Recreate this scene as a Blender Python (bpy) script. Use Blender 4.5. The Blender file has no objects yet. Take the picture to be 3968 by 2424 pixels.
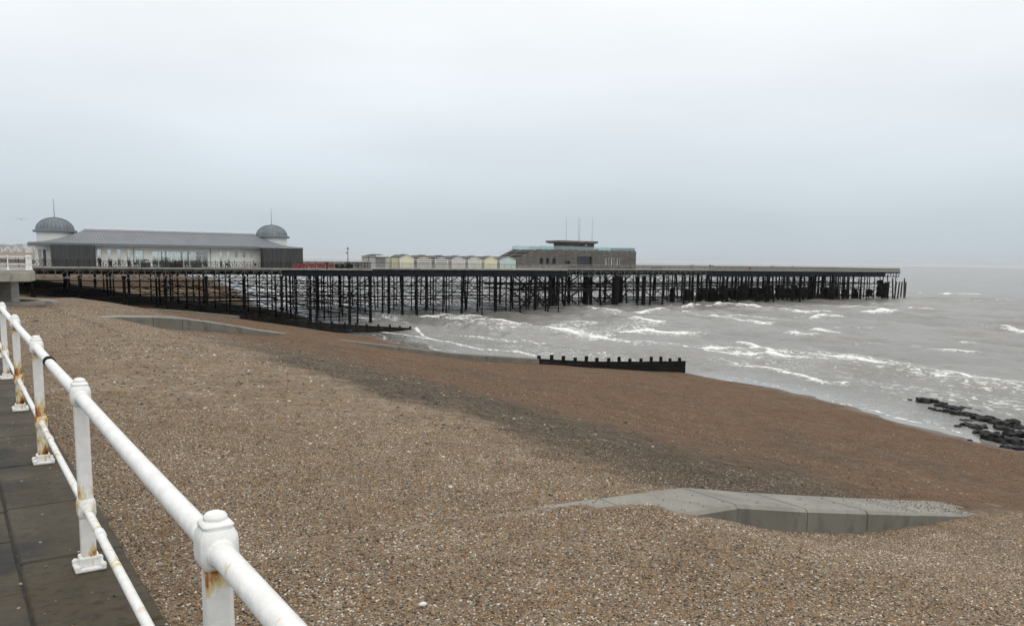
import bpy, bmesh, math, random
import numpy as np
from mathutils import Vector, Matrix
random.seed(7)
rng = np.random.default_rng(11)
R = math.radians
sc = bpy.context.scene
col = sc.collection

# ---------------------------------------------------------------- camera
F, CX, CY = 3095.0, 1984.0, 1400.0            # focal length and principal point, in photograph pixels
EYE = Vector((0, 0, 1.7))
PITCH, ROLL = math.atan((CY - 1010) / F), math.atan(.0135)
cam = bpy.data.cameras.new('camera')
cam_o = bpy.data.objects.new('camera', cam)
col.objects.link(cam_o)
CM = Matrix.Rotation(math.pi / 2 - PITCH, 4, 'X') @ Matrix.Rotation(ROLL, 4, 'Z')
cam_o.matrix_world = Matrix.Translation(EYE) @ CM
cam.sensor_width = 36.0
cam.lens = F / 3968 * 36
cam.shift_y = (CY - 1212) / 3968
cam.clip_start = .1
cam.clip_end = 80000
sc.camera = cam_o

# ---------------------------------------------------------------- world, sun, exposure
SUN_EL, SUN_AZ = R(48), R(150)
w = bpy.data.worlds.new('World')
sc.world = w
w.use_nodes = True
nt = w.node_tree
nt.nodes.clear()
def wn(t, **k):
    n = nt.nodes.new(t)
    for a, b in k.items():
        setattr(n, a, b)
    return n
wl = nt.links.new
out = wn('ShaderNodeOutputWorld')
bg = wn('ShaderNodeBackground')
bg.inputs['Strength'].default_value = .1
wl(bg.outputs[0], out.inputs[0])
sky = wn('ShaderNodeTexSky', sky_type='NISHITA', sun_disc=False, sun_elevation=SUN_EL, sun_rotation=SUN_AZ,
         air_density=1.0, dust_density=4.0, ozone_density=1.0)
tc = wn('ShaderNodeTexCoord')
sep = wn('ShaderNodeSeparateXYZ')
wl(tc.outputs['Generated'], sep.inputs[0])
# overcast cloud layer: luminance climbs from horizon to zenith, with soft large cloud billows
ramp = wn('ShaderNodeValToRGB')
cr = ramp.color_ramp
cr.elements[0].position = 0.0
cr.elements[0].color = (.57, .645, .705, 1)
for pos, c in ((.05, (.60, .675, .735)), (.12, (.73, .80, .86)), (.20, (.885, .935, .975)), (.30, (1.03, 1.06, 1.075)), (.5, (1.2, 1.19, 1.165))):
    e = cr.elements.new(pos)
    e.color = (*c, 1)
cr.elements[-1].position = 1.0
cr.elements[-1].color = (1.56, 1.53, 1.46, 1)
wl(sep.outputs[2], ramp.inputs[0])
mp = wn('ShaderNodeMapping')
mp.inputs['Scale'].default_value = (1.2, 1.2, 4.5)
wl(tc.outputs['Generated'], mp.inputs[0])
nz = wn('ShaderNodeTexNoise')
nz.inputs['Scale'].default_value = 1.6
nz.inputs['Detail'].default_value = 5
nz.inputs['Roughness'].default_value = .45
wl(mp.outputs[0], nz.inputs['Vector'])
cm = wn('ShaderNodeMapRange')
cm.inputs[1].default_value, cm.inputs[2].default_value = .25, .75
cm.inputs[3].default_value, cm.inputs[4].default_value = .91, 1.09
wl(nz.outputs[0], cm.inputs[0])
sc10 = wn('ShaderNodeVectorMath', operation='SCALE')
wl(ramp.outputs[0], sc10.inputs[0])
m10 = wn('ShaderNodeMath', operation='MULTIPLY')
m10.inputs[1].default_value = 10.0
wl(cm.outputs[0], m10.inputs[0])
wl(m10.outputs[0], sc10.inputs['Scale'])
mixw = wn('ShaderNodeMix', data_type='RGBA')
mixw.inputs[0].default_value = .93
wl(sky.outputs[0], mixw.inputs[6])
wl(sc10.outputs[0], mixw.inputs[7])
wl(mixw.outputs[2], bg.inputs[0])

sun = bpy.data.lights.new('sun', 'SUN')
sun.energy = .55
sun.angle = R(35)
sun.color = (1, .95, .88)
sun_o = bpy.data.objects.new('sun', sun)
col.objects.link(sun_o)
sd = Vector((math.sin(SUN_AZ) * math.cos(SUN_EL), math.cos(SUN_AZ) * math.cos(SUN_EL), math.sin(SUN_EL)))
sun_o.rotation_euler = sd.to_track_quat('Z', 'Y').to_euler()
sun_o.location = sd * 60

vs = sc.view_settings
vs.view_transform = 'Standard'
vs.look = 'None'
vs.exposure = 0
vs.gamma = 1
vs.use_curve_mapping = False
sc.cycles.use_denoising = True
sc.cycles.max_bounces = 6
sc.cycles.diffuse_bounces = 3
sc.cycles.glossy_bounces = 3
sc.cycles.transmission_bounces = 4
sc.cycles.volume_bounces = 0
sc.cycles.sample_clamp_indirect = 4

# ---------------------------------------------------------------- frames
def ray(x, y):
    return CM.to_3x3() @ Vector(((x - CX) / F, -(y - CY) / F, -1))
def atz(x, y, z):                              # where the sight line of a photograph pixel meets height z
    d = ray(x, y)
    return EYE + d * ((z - EYE.z) / d.z)
def aty(x, y, Y):                              # ... meets forward distance Y
    d = ray(x, y)
    return EYE + d * (Y / d.y)
PAZ = R(32)                                    # the pier's axis, from +X
U = Vector((math.cos(PAZ), math.sin(PAZ), 0))
V = Vector((-U.y, U.x, 0))
def P(s, t, z=0):
    return U * s + V * t + Vector((0, 0, z))
def att(x, y, t):                              # pixel -> (s, z) on the vertical plane at pier offset t
    d = ray(x, y)
    p = EYE + d * (t / d.dot(V))
    return p.dot(U), p.z
SAZ = R(35.3)                                  # shore normal, from +X
N = Vector((math.cos(SAZ), math.sin(SAZ), 0))
Q = Vector((-N.y, N.x, 0))
def S(p, q, z=0):
    return N * p + Q * q + Vector((0, 0, z))
ZD = -.3                                       # pier deck level
ZS = -11.0                                     # sea level

# ---------------------------------------------------------------- mesh helpers
class MB:
    def __init__(self):
        self.v, self.f, self.m = [], [], []
    def add(self, vs_, fs, mi=0):
        o = len(self.v)
        self.v += [tuple(a) for a in vs_]
        self.f += [tuple(i + o for i in f) for f in fs]
        self.m += [mi] * len(fs)
        return self
    def box(self, x0, x1, y0, y1, z0, z1, mi=0):
        return self.add([(x0, y0, z0), (x1, y0, z0), (x1, y1, z0), (x0, y1, z0), (x0, y0, z1), (x1, y0, z1), (x1, y1, z1), (x0, y1, z1)],
                        [(0, 3, 2, 1), (4, 5, 6, 7), (0, 1, 5, 4), (1, 2, 6, 5), (2, 3, 7, 6), (3, 0, 4, 7)], mi)
    def beam(self, a, b, w, h=None, up=(0, 0, 1), mi=0):
        a, b = Vector(a), Vector(b)
        h = w if h is None else h
        d = (b - a).normalized()
        u = Vector(up)
        if abs(d.dot(u)) > .98:
            u = Vector((1, 0, 0))
        r = d.cross(u).normalized() * (w / 2)
        u = r.cross(d).normalized() * (h / 2)
        vs_ = [a - r - u, a + r - u, a + r + u, a - r + u, b - r - u, b + r - u, b + r + u, b - r + u]
        return self.add(vs_, [(0, 1, 2, 3), (7, 6, 5, 4), (0, 4, 5, 1), (1, 5, 6, 2), (2, 6, 7, 3), (3, 7, 4, 0)], mi)
    def tube(self, a, b, r0, r1=None, n=8, mi=0):
        a, b = Vector(a), Vector(b)
        r1 = r0 if r1 is None else r1
        d = (b - a).normalized()
        u = Vector((0, 0, 1)) if abs(d.z) < .9 else Vector((1, 0, 0))
        x = d.cross(u).normalized()
        y = d.cross(x)
        vs_ = []
        for c, r in ((a, r0), (b, r1)):
            vs_ += [c + (x * math.cos(k * 2 * math.pi / n) + y * math.sin(k * 2 * math.pi / n)) * r for k in range(n)]
        fs = [(k, (k + 1) % n, n + (k + 1) % n, n + k) for k in range(n)]
        fs += [tuple(range(n - 1, -1, -1)), tuple(range(n, 2 * n))]
        return self.add(vs_, fs, mi)
    def lathe(self, prof, n=16, c=(0, 0, 0), mi=0, sx=1, sy=1, rot=0):
        vs_, fs = [], []
        for r, z in prof:
            vs_ += [(c[0] + sx * r * math.cos(rot + k * 2 * math.pi / n), c[1] + sy * r * math.sin(rot + k * 2 * math.pi / n), c[2] + z) for k in range(n)]
        for i in range(len(prof) - 1):
            fs += [(i * n + k, i * n + (k + 1) % n, (i + 1) * n + (k + 1) % n, (i + 1) * n + k) for k in range(n)]
        fs += [tuple(range(n - 1, -1, -1)), tuple((len(prof) - 1) * n + k for k in range(n))]
        return self.add(vs_, fs, mi)
    def prism(self, pts, z0, z1, mi=0):        # pts: counter-clockwise plan outline
        n = len(pts)
        vs_ = [(x, y, z0) for x, y in pts] + [(x, y, z1) for x, y in pts]
        fs = [tuple(range(n - 1, -1, -1)), tuple(range(n, 2 * n))] + [(k, (k + 1) % n, n + (k + 1) % n, n + k) for k in range(n)]
        return self.add(vs_, fs, mi)
    def sweep(self, pts, r, n=8, mi=0):
        for a, b in zip(pts[:-1], pts[1:]):
            self.tube(a, b, r, r, n, mi)
        return self
    def mesh(self, name, mats, smooth=False, auto=None):
        me = bpy.data.meshes.new(name)
        me.from_pydata(self.v, [], self.f)
        for m in (mats if isinstance(mats, (list, tuple)) else [mats]):
            me.materials.append(m)
        if any(self.m):
            me.polygons.foreach_set('material_index', self.m)
        if smooth:
            me.polygons.foreach_set('use_smooth', [True] * len(me.polygons))
        me.update()
        if auto:
            me.set_sharp_from_angle(angle=R(auto))
        return me

def tag(o, label=None, cat=None, group=None, kind=None):
    if label: o['label'] = label
    if cat: o['category'] = cat
    if group: o['group'] = group
    if kind: o['kind'] = kind
    return o
def link(name, data, parent=None, loc=None, rz=None):
    o = bpy.data.objects.new(name, data)
    col.objects.link(o)
    if parent: o.parent = parent
    if loc is not None: o.location = loc
    if rz is not None: o.rotation_euler = (0, 0, rz)
    return o
def build(name, mb, mats, parent=None, loc=None, rz=None, smooth=False, auto=None):
    return link(name, mb.mesh(name, mats, smooth, auto), parent, loc, rz)
def thing(name, label, cat, loc=(0, 0, 0), rz=0, group=None):
    o = link(name, None, None, loc, rz)
    o.empty_display_size = .3
    return tag(o, label, cat, group)
def copy_tree(o, parent=None):
    c = o.copy()
    col.objects.link(c)
    c.parent = parent
    for ch in list(o.children):
        copy_tree(ch, c)
    return c
def bevel(o, wd, seg=2):
    b = o.modifiers.new('bevel', 'BEVEL')
    b.width = wd
    b.segments = seg
    b.limit_method = 'ANGLE'
    return o

# ---------------------------------------------------------------- materials
class NT:
    def __init__(self, name):
        self.mat = bpy.data.materials.new(name)
        self.mat.use_nodes = True
        self.t = self.mat.node_tree
        self.b = self.t.nodes['Principled BSDF']
        self.out = self.t.nodes['Material Output']
    def n(self, ty, ins=None, **k):
        n = self.t.nodes.new(ty)
        for a, b in k.items():
            setattr(n, a, b)
        for a, b in (ins or {}).items():
            if hasattr(b, 'is_linked') or hasattr(b, 'links'):
                self.t.links.new(b, n.inputs[a])
            else:
                n.inputs[a].default_value = b
        return n
    def l(self, a, b):
        self.t.links.new(a, b)
    def math(self, op, a, b=0.0, c=None):
        ins = {0: a, 1: b}
        if c is not None: ins[2] = c
        return self.n('ShaderNodeMath', ins, operation=op).outputs[0]
    def mr(self, v, a, b, c=0.0, d=1.0, smooth=True):
        n = self.n('ShaderNodeMapRange', {0: v, 1: a, 2: b, 3: c, 4: d})
        if smooth: n.interpolation_type = 'SMOOTHSTEP'
        return n.outputs[0]
    def mix(self, f, a, b, blend='MIX'):
        n = self.n('ShaderNodeMix', data_type='RGBA', blend_type=blend)
        for i, x in ((0, f), (6, a), (7, b)):
            if hasattr(x, 'links'): self.l(x, n.inputs[i])
            else: n.inputs[i].default_value = x if i == 0 else (*x, 1) if len(x) == 3 else x
        return n.outputs[2]
    def ramp(self, v, stops, const=False):
        n = self.n('ShaderNodeValToRGB', {0: v})
        c = n.color_ramp
        if const: c.interpolation = 'CONSTANT'
        c.elements[0].position, c.elements[0].color = stops[0][0], (*stops[0][1], 1)
        c.elements[1].position, c.elements[1].color = stops[-1][0], (*stops[-1][1], 1)
        for p, cc in stops[1:-1]:
            c.elements.new(p).color = (*cc, 1)
        return n.outputs[0]
    def noise(self, vec, scale, detail=4, rough=.55, dist=0):
        return self.n('ShaderNodeTexNoise', {'Vector': vec, 'Scale': scale, 'Detail': detail, 'Roughness': rough, 'Distortion': dist}).outputs[0]
    def mapping(self, vec, scale=(1, 1, 1), rot=(0, 0, 0), loc=(0, 0, 0)):
        return self.n('ShaderNodeMapping', {'Vector': vec, 'Scale': scale, 'Rotation': rot, 'Location': loc}).outputs[0]
    def bump(self, h, strength=.3, dist=.02):
        n = self.n('ShaderNodeBump', {'Height': h, 'Strength': strength, 'Distance': dist})
        self.l(n.outputs[0], self.b.inputs['Normal'])
    def set(self, **k):
        names = dict(color='Base Color', rough='Roughness', metal='Metallic', ior='IOR', trans='Transmission Weight', spec='Specular IOR Level', alpha='Alpha')
        for a, v in k.items():
            i = self.b.inputs[names[a]]
            if hasattr(v, 'links'): self.l(v, i)
            else: i.default_value = (*v, 1) if a == 'color' else v
        return self.mat
    def geo(self): return self.n('ShaderNodeNewGeometry').outputs['Position']
    def objc(self): return self.n('ShaderNodeTexCoord').outputs['Object']

def simple(name, c, rough=.6, var=.18, scale=3.0, bump=0, dark=None, stretch=(1, 1, 1), spec=.4):
    """one paint or stone colour with soft mottling and fine relief"""
    m = NT(name)
    v = m.mapping(m.objc(), stretch)
    n1 = m.noise(v, scale, 5)
    n2 = m.noise(v, scale * 7, 4)
    f = m.math('ADD', m.math('MULTIPLY', n1, .65), m.math('MULTIPLY', n2, .35))
    lo = tuple(x * (1 - var * 1.6) for x in c) if dark is None else dark
    hi = tuple(min(.95, x * (1 + var)) for x in c)
    cc = m.mix(m.mr(f, .3, .7), lo, hi)
    m.set(color=cc, rough=rough, spec=spec)
    if bump: m.bump(n2, bump, .01)
    return m.mat

M = {}
# white marine paint, chipped to rust where the object asks for it
m = NT('white_paint')
v = m.objc()
rust = m.n('ShaderNodeAttribute', attribute_type='OBJECT', attribute_name='rust').outputs['Fac']
dn = m.noise(m.mapping(v, (9, 9, 3)), 1.6, 6, .6)
fine = m.noise(v, 60, 4)
zl = m.n('ShaderNodeSeparateXYZ', {0: v}).outputs[2]
lowz = m.mr(zl, .80, .35, .35, 1.25)
ringz = m.math('MULTIPLY', m.math('MULTIPLY', m.mr(zl, .80, .89), m.mr(zl, .925, .905)), .9)
rm = m.math('ADD', dn, m.math('MULTIPLY', m.math('MULTIPLY', rust, .8), m.math('ADD', lowz, ringz)))
k1 = m.mr(rm, .70, .80)
k2 = m.mr(rm, .80, .86)
k3 = m.mr(rm, .90, .95)
base = m.mix(m.mr(m.noise(v, 12, 5), .35, .7), (.72, .725, .71), (.82, .825, .825))
base = m.mix(m.mr(m.noise(m.mapping(v, (14, 14, 2.2)), 1.0, 5, .6), .58, .75, 0, .5), base, (.60, .58, .50))
base = m.mix(m.mr(m.noise(v, 45, 3, .7), .70, .76, 0, .5), base, (.30, .28, .24))
cl = m.mix(k1, base, (.62, .50, .26))
cl = m.mix(k2, cl, (.30, .11, .025))
cl = m.mix(k3, cl, (.035, .014, .01))
m.set(color=cl, rough=m.mr(k2, 0, 1, .38, .85), spec=.45)
drip = m.noise(m.mapping(v, (40, 40, 7)), 1.0, 4, .55)
m.bump(m.math('ADD', m.math('ADD', m.math('MULTIPLY', m.noise(v, 22, 4), .8), m.math('MULTIPLY', fine, .25)), m.math('MULTIPLY', drip, .5)), .5, .008)
M['white'] = m.mat

M['white_render'] = simple('white_render', (.66, .67, .64), .75, .06, .6)
M['white_trim'] = simple('white_trim', (.74, .75, .74), .5, .05, 2)
M['black_iron'] = simple('black_iron', (.010, .011, .012), .7, .3, 1.5, spec=.25)
M['pile_iron'] = simple('pile_iron', (.0075, .007, .0065), .9, .5, .9, .3, spec=.08)
M['girder_grey'] = simple('girder_grey', (.12, .123, .12), .6, .3, 1.2)
M['girder_dark'] = simple('girder_dark', (.012, .013, .015), .8, .3, 1.2, spec=.1)
M['kerb'] = simple('kerb', (.25, .245, .23), .8, .2, .8)
M['deck'] = simple('deck', (.30, .285, .26), .85, .15, .8, stretch=(1, 8, 1))
M['parapet'] = simple('parapet', (.20, .198, .185), .8, .12, .5, stretch=(3, 1, 1))
M['zinc'] = simple('zinc', (.15, .17, .195), .5, .10, .35, spec=.4)
M['zinc_seam'] = simple('zinc_seam', (.075, .085, .10), .5, .1, .5)
M['zinc_dome'] = simple('zinc_dome', (.15, .185, .205), .5, .18, .8)
M['fascia'] = simple('fascia', (.15, .165, .185), .55, .08, .6)
M['louvre'] = simple('louvre', (.062, .064, .068), .85, .3, 1.0, stretch=(6, 6, .25))
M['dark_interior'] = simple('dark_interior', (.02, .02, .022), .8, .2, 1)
M['grey_door'] = simple('grey_door', (.16, .16, .165), .6, .15, 1)
M['slate_roof'] = simple('slate_roof', (.075, .075, .08), .8, .2, 2)
M['galv'] = simple('galv', (.32, .33, .335), .5, .1, 3)
M['timber_black'] = simple('timber_black', (.011, .011, .010), .85, .5, 1.2, .5, stretch=(.3, 1, 3), spec=.1)
M['timber_grey'] = simple('timber_grey', (.05, .042, .036), .85, .4, 1.2, .4, stretch=(1, 1, .3))
M['red_cloth'] = simple('red_cloth', (.32, .035, .045), .8, .4, 3)
M['skin'] = simple('skin', (.40, .26, .19), .6, .1, 10)
M['cloth_black'] = simple('cloth_black', (.012, .012, .014), .9, .3, 8)
M['cloth_navy'] = simple('cloth_navy', (.018, .022, .038), .9, .3, 8)
M['hair'] = simple('hair', (.02, .014, .01), .7, .3, 10)
M['furniture'] = simple('furniture', (.022, .021, .021), .7, .3, 2)
M['plant_pot'] = simple('plant_pot', (.05, .05, .055), .7, .2, 2)
M['leaf'] = simple('leaf', (.045, .065, .03), .7, .3, 8)
M['gull_white'] = simple('gull_white', (.6, .6, .6), .8, .1, 8)
M['gull_grey'] = simple('gull_grey', (.16, .165, .17), .8, .1, 8)

def glass(name, tint, rough=.03, see=.75):
    m = NT(name)
    tr = m.n('ShaderNodeBsdfTransparent', {'Color': (*tint, 1)})
    gl = m.n('ShaderNodeBsdfGlossy', {'Color': (.9, .95, .95, 1), 'Roughness': rough})
    fr = m.n('ShaderNodeFresnel', {'IOR': 1.45})
    mx = m.n('ShaderNodeMixShader', {0: m.mr(fr.outputs[0], 0, 1, 1 - see, 1.0, False)})
    m.l(tr.outputs[0], mx.inputs[1])
    m.l(gl.outputs[0], mx.inputs[2])
    m.l(mx.outputs[0], m.out.inputs[0])
    return m.mat
M['glass'] = glass('glass', (.93, .95, .94), .02, .84)
M['glass_green'] = glass('glass_green', (.84, .95, .93), .02, .86)
M['glass_dark'] = simple('glass_dark', (.03, .033, .04), .08, .2, .6, spec=.6)

def concrete(name, c, stain=.5):
    m = NT(name)
    g = m.geo()
    n1 = m.noise(g, .9, 6, .6)
    n2 = m.noise(g, 9, 5, .6)
    n3 = m.noise(m.mapping(g, (1.1, 1.1, .5)), 1.2, 6, .65)
    pores = m.n('ShaderNodeTexVoronoi', {'Vector': g, 'Scale': 26.0}).outputs['Distance']
    a = m.mix(m.mr(n1, .3, .7), tuple(x * .82 for x in c), tuple(x * 1.12 for x in c))
    a = m.mix(m.math('MULTIPLY', m.mr(n3, .52, .72), stain), a, tuple(x * .45 for x in c))
    a = m.mix(m.mr(n2, .55, .75, 0, .35), a, tuple(x * .7 for x in c))
    a = m.mix(m.mr(pores, .0, .13, .5, 0), a, tuple(x * .35 for x in c))
    m.set(color=a, rough=.85, spec=.3)
    m.bump(m.math('ADD', m.math('MULTIPLY', n2, .6), m.math('MULTIPLY', m.mr(pores, 0, .2), .4)), .35, .012)
    return m.mat
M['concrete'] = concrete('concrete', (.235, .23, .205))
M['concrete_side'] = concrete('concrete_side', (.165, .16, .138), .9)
M['concrete_pale'] = concrete('concrete_pale', (.36, .36, .35), .3)
M['concrete_stained'] = concrete('concrete_stained', (.34, .335, .29), .8)
M['concrete_moss'] = concrete('concrete_moss', (.17, .16, .135), .7)

# weathered cedar boards, each board its own tone
m = NT('cladding')
g = m.objc()
row = m.math('FLOOR', m.math('MULTIPLY', m.n('ShaderNodeSeparateXYZ', {0: g}).outputs[2], 5.5))
cell = m.math('FLOOR', m.math('MULTIPLY', m.n('ShaderNodeSeparateXYZ', {0: g}).outputs[0], .92))
cv = m.n('ShaderNodeCombineXYZ', {0: cell, 1: 0.0, 2: row}).outputs[0]
wnz = m.n('ShaderNodeTexWhiteNoise', {'Vector': cv}, noise_dimensions='3D').outputs[0]
gn = m.noise(m.mapping(g, (1, 1, 14)), 1.5, 4)
tone = m.math('ADD', m.math('MULTIPLY', wnz, .6), m.math('MULTIPLY', gn, .4))
m.set(color=m.ramp(tone, [(0, (.055, .05, .047)), (.45, (.115, .108, .10)), (.8, (.16, .15, .138)), (1, (.27, .25, .22))]), rough=.85, spec=.25)
fr = m.math('FRACT', m.math('MULTIPLY', m.n('ShaderNodeSeparateXYZ', {0: g}).outputs[2], 5.5))
m.bump(m.mr(fr, 0, .12), .4, .03)
M['cladding'] = m.mat

# ================================================================ the ground
def shore_p(m, warp=1.0):
    g = m.geo()
    p = m.n('ShaderNodeVectorMath', {0: g, 1: tuple(N)}, operation='DOT_PRODUCT').outputs['Value']
    wv = m.math('MULTIPLY', m.math('SUBTRACT', m.noise(g, .22, 4, .55), .5), 5.0 * warp)
    wv2 = m.math('MULTIPLY', m.math('SUBTRACT', m.noise(g, 1.1, 4, .6), .5), 2.2 * warp)
    return g, p, m.math('ADD', p, m.math('ADD', wv, wv2))
PEB_DRY = [(0, (.020, .016, .013)), (.15, (.095, .058, .032)), (.32, (.215, .118, .048)), (.48, (.150, .130, .108)),
           (.64, (.265, .188, .112)), (.82, (.30, .268, .22)), (.95, (.55, .53, .49)), (1, (.6, .58, .55))]
PEB_DARK = [(0, (.010, .008, .006)), (.28, (.050, .034, .019)), (.46, (.115, .068, .030)), (.68, (.085, .072, .054)),
            (.86, (.20, .165, .115)), (.965, (.42, .40, .36)), (1, (.4, .38, .35))]
PEB_BROWN = [(0, (.018, .012, .009)), (.15, (.075, .039, .019)), (.36, (.135, .071, .032)), (.60, (.165, .090, .042)),
             (.84, (.19, .125, .070)), (.955, (.30, .27, .22)), (1, (.4, .38, .35))]
def beach_material(name, instanced=False):
    m = NT(name)
    g, p, pw = shore_p(m)
    qv = m.n('ShaderNodeVectorMath', {0: g, 1: tuple(Q)}, operation='DOT_PRODUCT').outputs['Value']
    pw = m.math('SUBTRACT', pw, m.mr(qv, 10.0, 8.0, 0, 6.0))
    band = m.math('MULTIPLY', m.math('MULTIPLY', m.mr(pw, 9.8, 11.6), m.mr(pw, 20.5, 15.5)), m.math('MULTIPLY', m.mr(qv, 8.0, 10.0), m.mr(qv, 52, 30, .25, 1)))
    low = m.mr(pw, 13.5, 18.0)
    patch = m.noise(m.mapping(g, (1, 1, 1), (0, 0, -SAZ)), .45, 5, .6)
    if instanced:
        rnd = m.n('ShaderNodeObjectInfo').outputs['Random']
        def col_of(st): return m.ramp(m.math('ADD', rnd, m.math('MULTIPLY', m.math('SUBTRACT', patch, .5), .25)), st, True)
        c = m.mix(low, m.mix(band, col_of(PEB_DRY), col_of(PEB_DARK)), col_of(PEB_BROWN))
        c = m.mix(band, c, col_of(PEB_DARK))
        c = m.mix(1.0, c, (1.1, 1.08, 1.03), 'MULTIPLY')
        m.set(color=c, rough=.55, spec=.35)
        return m.mat
    vo = []
    for s in (42.0, 14.0, 4.6, 1.9):
        v = m.n('ShaderNodeTexVoronoi', {'Vector': m.mapping(g, (1, 1, .4)), 'Scale': s, 'Randomness': 1.0})
        r = m.n('ShaderNodeSeparateColor', {0: v.outputs['Color']}).outputs[0]
        if s < 10: r = m.math('MINIMUM', r, .90)
        vo.append((v.outputs['Distance'], r))
    def col_of(st):
        sh = m.math('MULTIPLY', m.math('SUBTRACT', patch, .5), .3)
        cs = [m.ramp(m.math('ADD', r, sh), st, True) for _, r in vo]
        a = m.mix(.45, cs[0], cs[1])
        a = m.mix(.36, a, cs[2])
        return m.mix(.17, a, cs[3])
    dry, drk, brn = col_of(PEB_DRY), col_of(PEB_DARK), col_of(PEB_BROWN)
    dry = m.mix(.14, dry, (.36, .27, .155))
    c = m.mix(low, dry, brn)
    c = m.mix(band, c, drk)
    # coarse dark drifts on the lower beach, and the soaked strip by the water
    dr = m.math('MULTIPLY', m.mr(m.noise(m.mapping(g, (1, .35, 1), (0, 0, -SAZ)), .16, 4, .5), .55, .68, 0, .65), low)
    c = m.mix(dr, c, drk)
    zz = m.n('ShaderNodeSeparateXYZ', {0: g}).outputs[2]
    wet = m.mr(m.math('ADD', zz, m.math('MULTIPLY', m.noise(g, .5, 3), .5)), -10.35, -10.8)
    c = m.mix(m.math('MULTIPLY', wet, .4), c, (.04, .028, .02))
    blot = m.noise(g, 1.6, 5, .65)
    c = m.mix(m.mr(blot, .35, .7, .22, 0), c, (.05, .038, .028))
    m.set(color=c, rough=m.mr(wet, 0, 1, .8, .4), spec=m.mr(wet, 0, 1, .2, .35))
    h = m.math('ADD', m.math('MULTIPLY', m.mr(vo[0][0], 0, .6, 1, 0), .35), m.math('MULTIPLY', m.mr(vo[1][0], 0, .6, 1, 0), .9))
    m.bump(h, .75, .03)
    return m.mat
M['beach'] = beach_material('shingle_beach')
M['pebble'] = beach_material('shingle_pebble', True)

PP = np.array([.6, 4.6, 7.5, 9, 11.2, 13, 16, 19.5, 22, 31, 40, 48, 58, 66, 80, 120, 200, 270])
ZZ = np.array([-1.65, -1.86, -2.1, -2.22, -2.42, -2.8, -3.42, -4.12, -4.6, -6.45, -7.9, -9.0, -10.2, -11.0, -12.4, -14, -16, -17])
QW = np.array([-60, 0, 24, 31, 40, 49, 58, 63, 63.6, 75, 84, 98, 110, 120, 136, 190, 260, 342, 500, 900, 1500, 4000])
PW = np.array([60, 60, 61, 62.5, 65.8, 67, 67.7, 68.5, 60, 56, 54.5, 55, 56, 57.5, 57, 62, 79, 98, 128, 165, 185, 210])
def vnoise(x, y, seed=0, oct=4):
    out = np.zeros_like(x, float)
    rs = np.random.default_rng(seed)
    amp, fr = 1.0, 1.0
    for _ in range(oct):
        for _ in range(3):
            a, ph = rs.uniform(0, 2 * math.pi), rs.uniform(0, 2 * math.pi)
            out += amp / 3 * np.sin((x * math.cos(a) + y * math.sin(a)) * fr + ph + .8 * np.sin((x * math.sin(a) - y * math.cos(a)) * fr * .7 + ph * 2))
        amp *= .5
        fr *= 2.1
    return out
def g2(x, s): return np.exp(-(x / s) ** 2)
G1T = np.array([(2.65, -1.93), (4.6, -1.96), (7.5, -2.13), (8.9, -2.21), (10.65, -2.32), (12.8, -2.77), (15.3, -3.25), (19.5, -4.05), (23, -4.68)]).T
G1B = np.array([(5, -1.85), (7, -2.06), (7.6, -2.07), (8.6, -2.15), (9.2, -2.21), (9.8, -2.36), (10.3, -2.5), (11.1, -2.78), (12, -3.03), (12.8, -3.2), (14.3, -3.5), (15.4, -3.64), (17.1, -3.83), (19.2, -4.0), (20.5, -4.15), (23, -4.6)]).T
G4B = np.array([(1, -2.2), (13, -3.4), (20, -4.35), (26, -5.05), (31, -6.0), (38, -7.3), (44, -7.8), (53, -8.6), (61, -9.9), (66, -11), (75, -12)]).T
G2T = np.array([(8.2, -2.6), (11.4, -2.64), (13.7, -2.78), (16, -3.16), (18.3, -3.6), (20.7, -4.13), (22.9, -4.45), (29.5, -5.49), (38.6, -6.93), (47.4, -7.9), (54.7, -8.65), (58, -8.9), (69.4, -9.5)]).T
G2B = np.array([(7, -2.5), (9.9, -2.75), (11.4, -3.31), (13.6, -3.64), (16, -3.89), (18.3, -4.2), (20.7, -4.42), (22.4, -4.32), (26.5, -4.93), (29.5, -5.78), (38.6, -7.46), (47.5, -8.4), (54.7, -9.3), (62, -10.1), (69.5, -10.9), (80, -12.2)]).T
G3T = np.array([(6, -4.0), (15, -4.85), (21.6, -5.82), (28.7, -6.41), (37.5, -7.5), (48.8, -8.79), (58, -9.67), (67.5, -10.5)]).T
G3B = np.array([(1, -2.6), (5, -3.6), (10.6, -4.4), (15, -4.98), (21.6, -6.0), (28.7, -6.65), (37.5, -7.9), (48.8, -9.9), (53, -10.7), (58, -11.1), (75, -12.2)]).T
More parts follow.
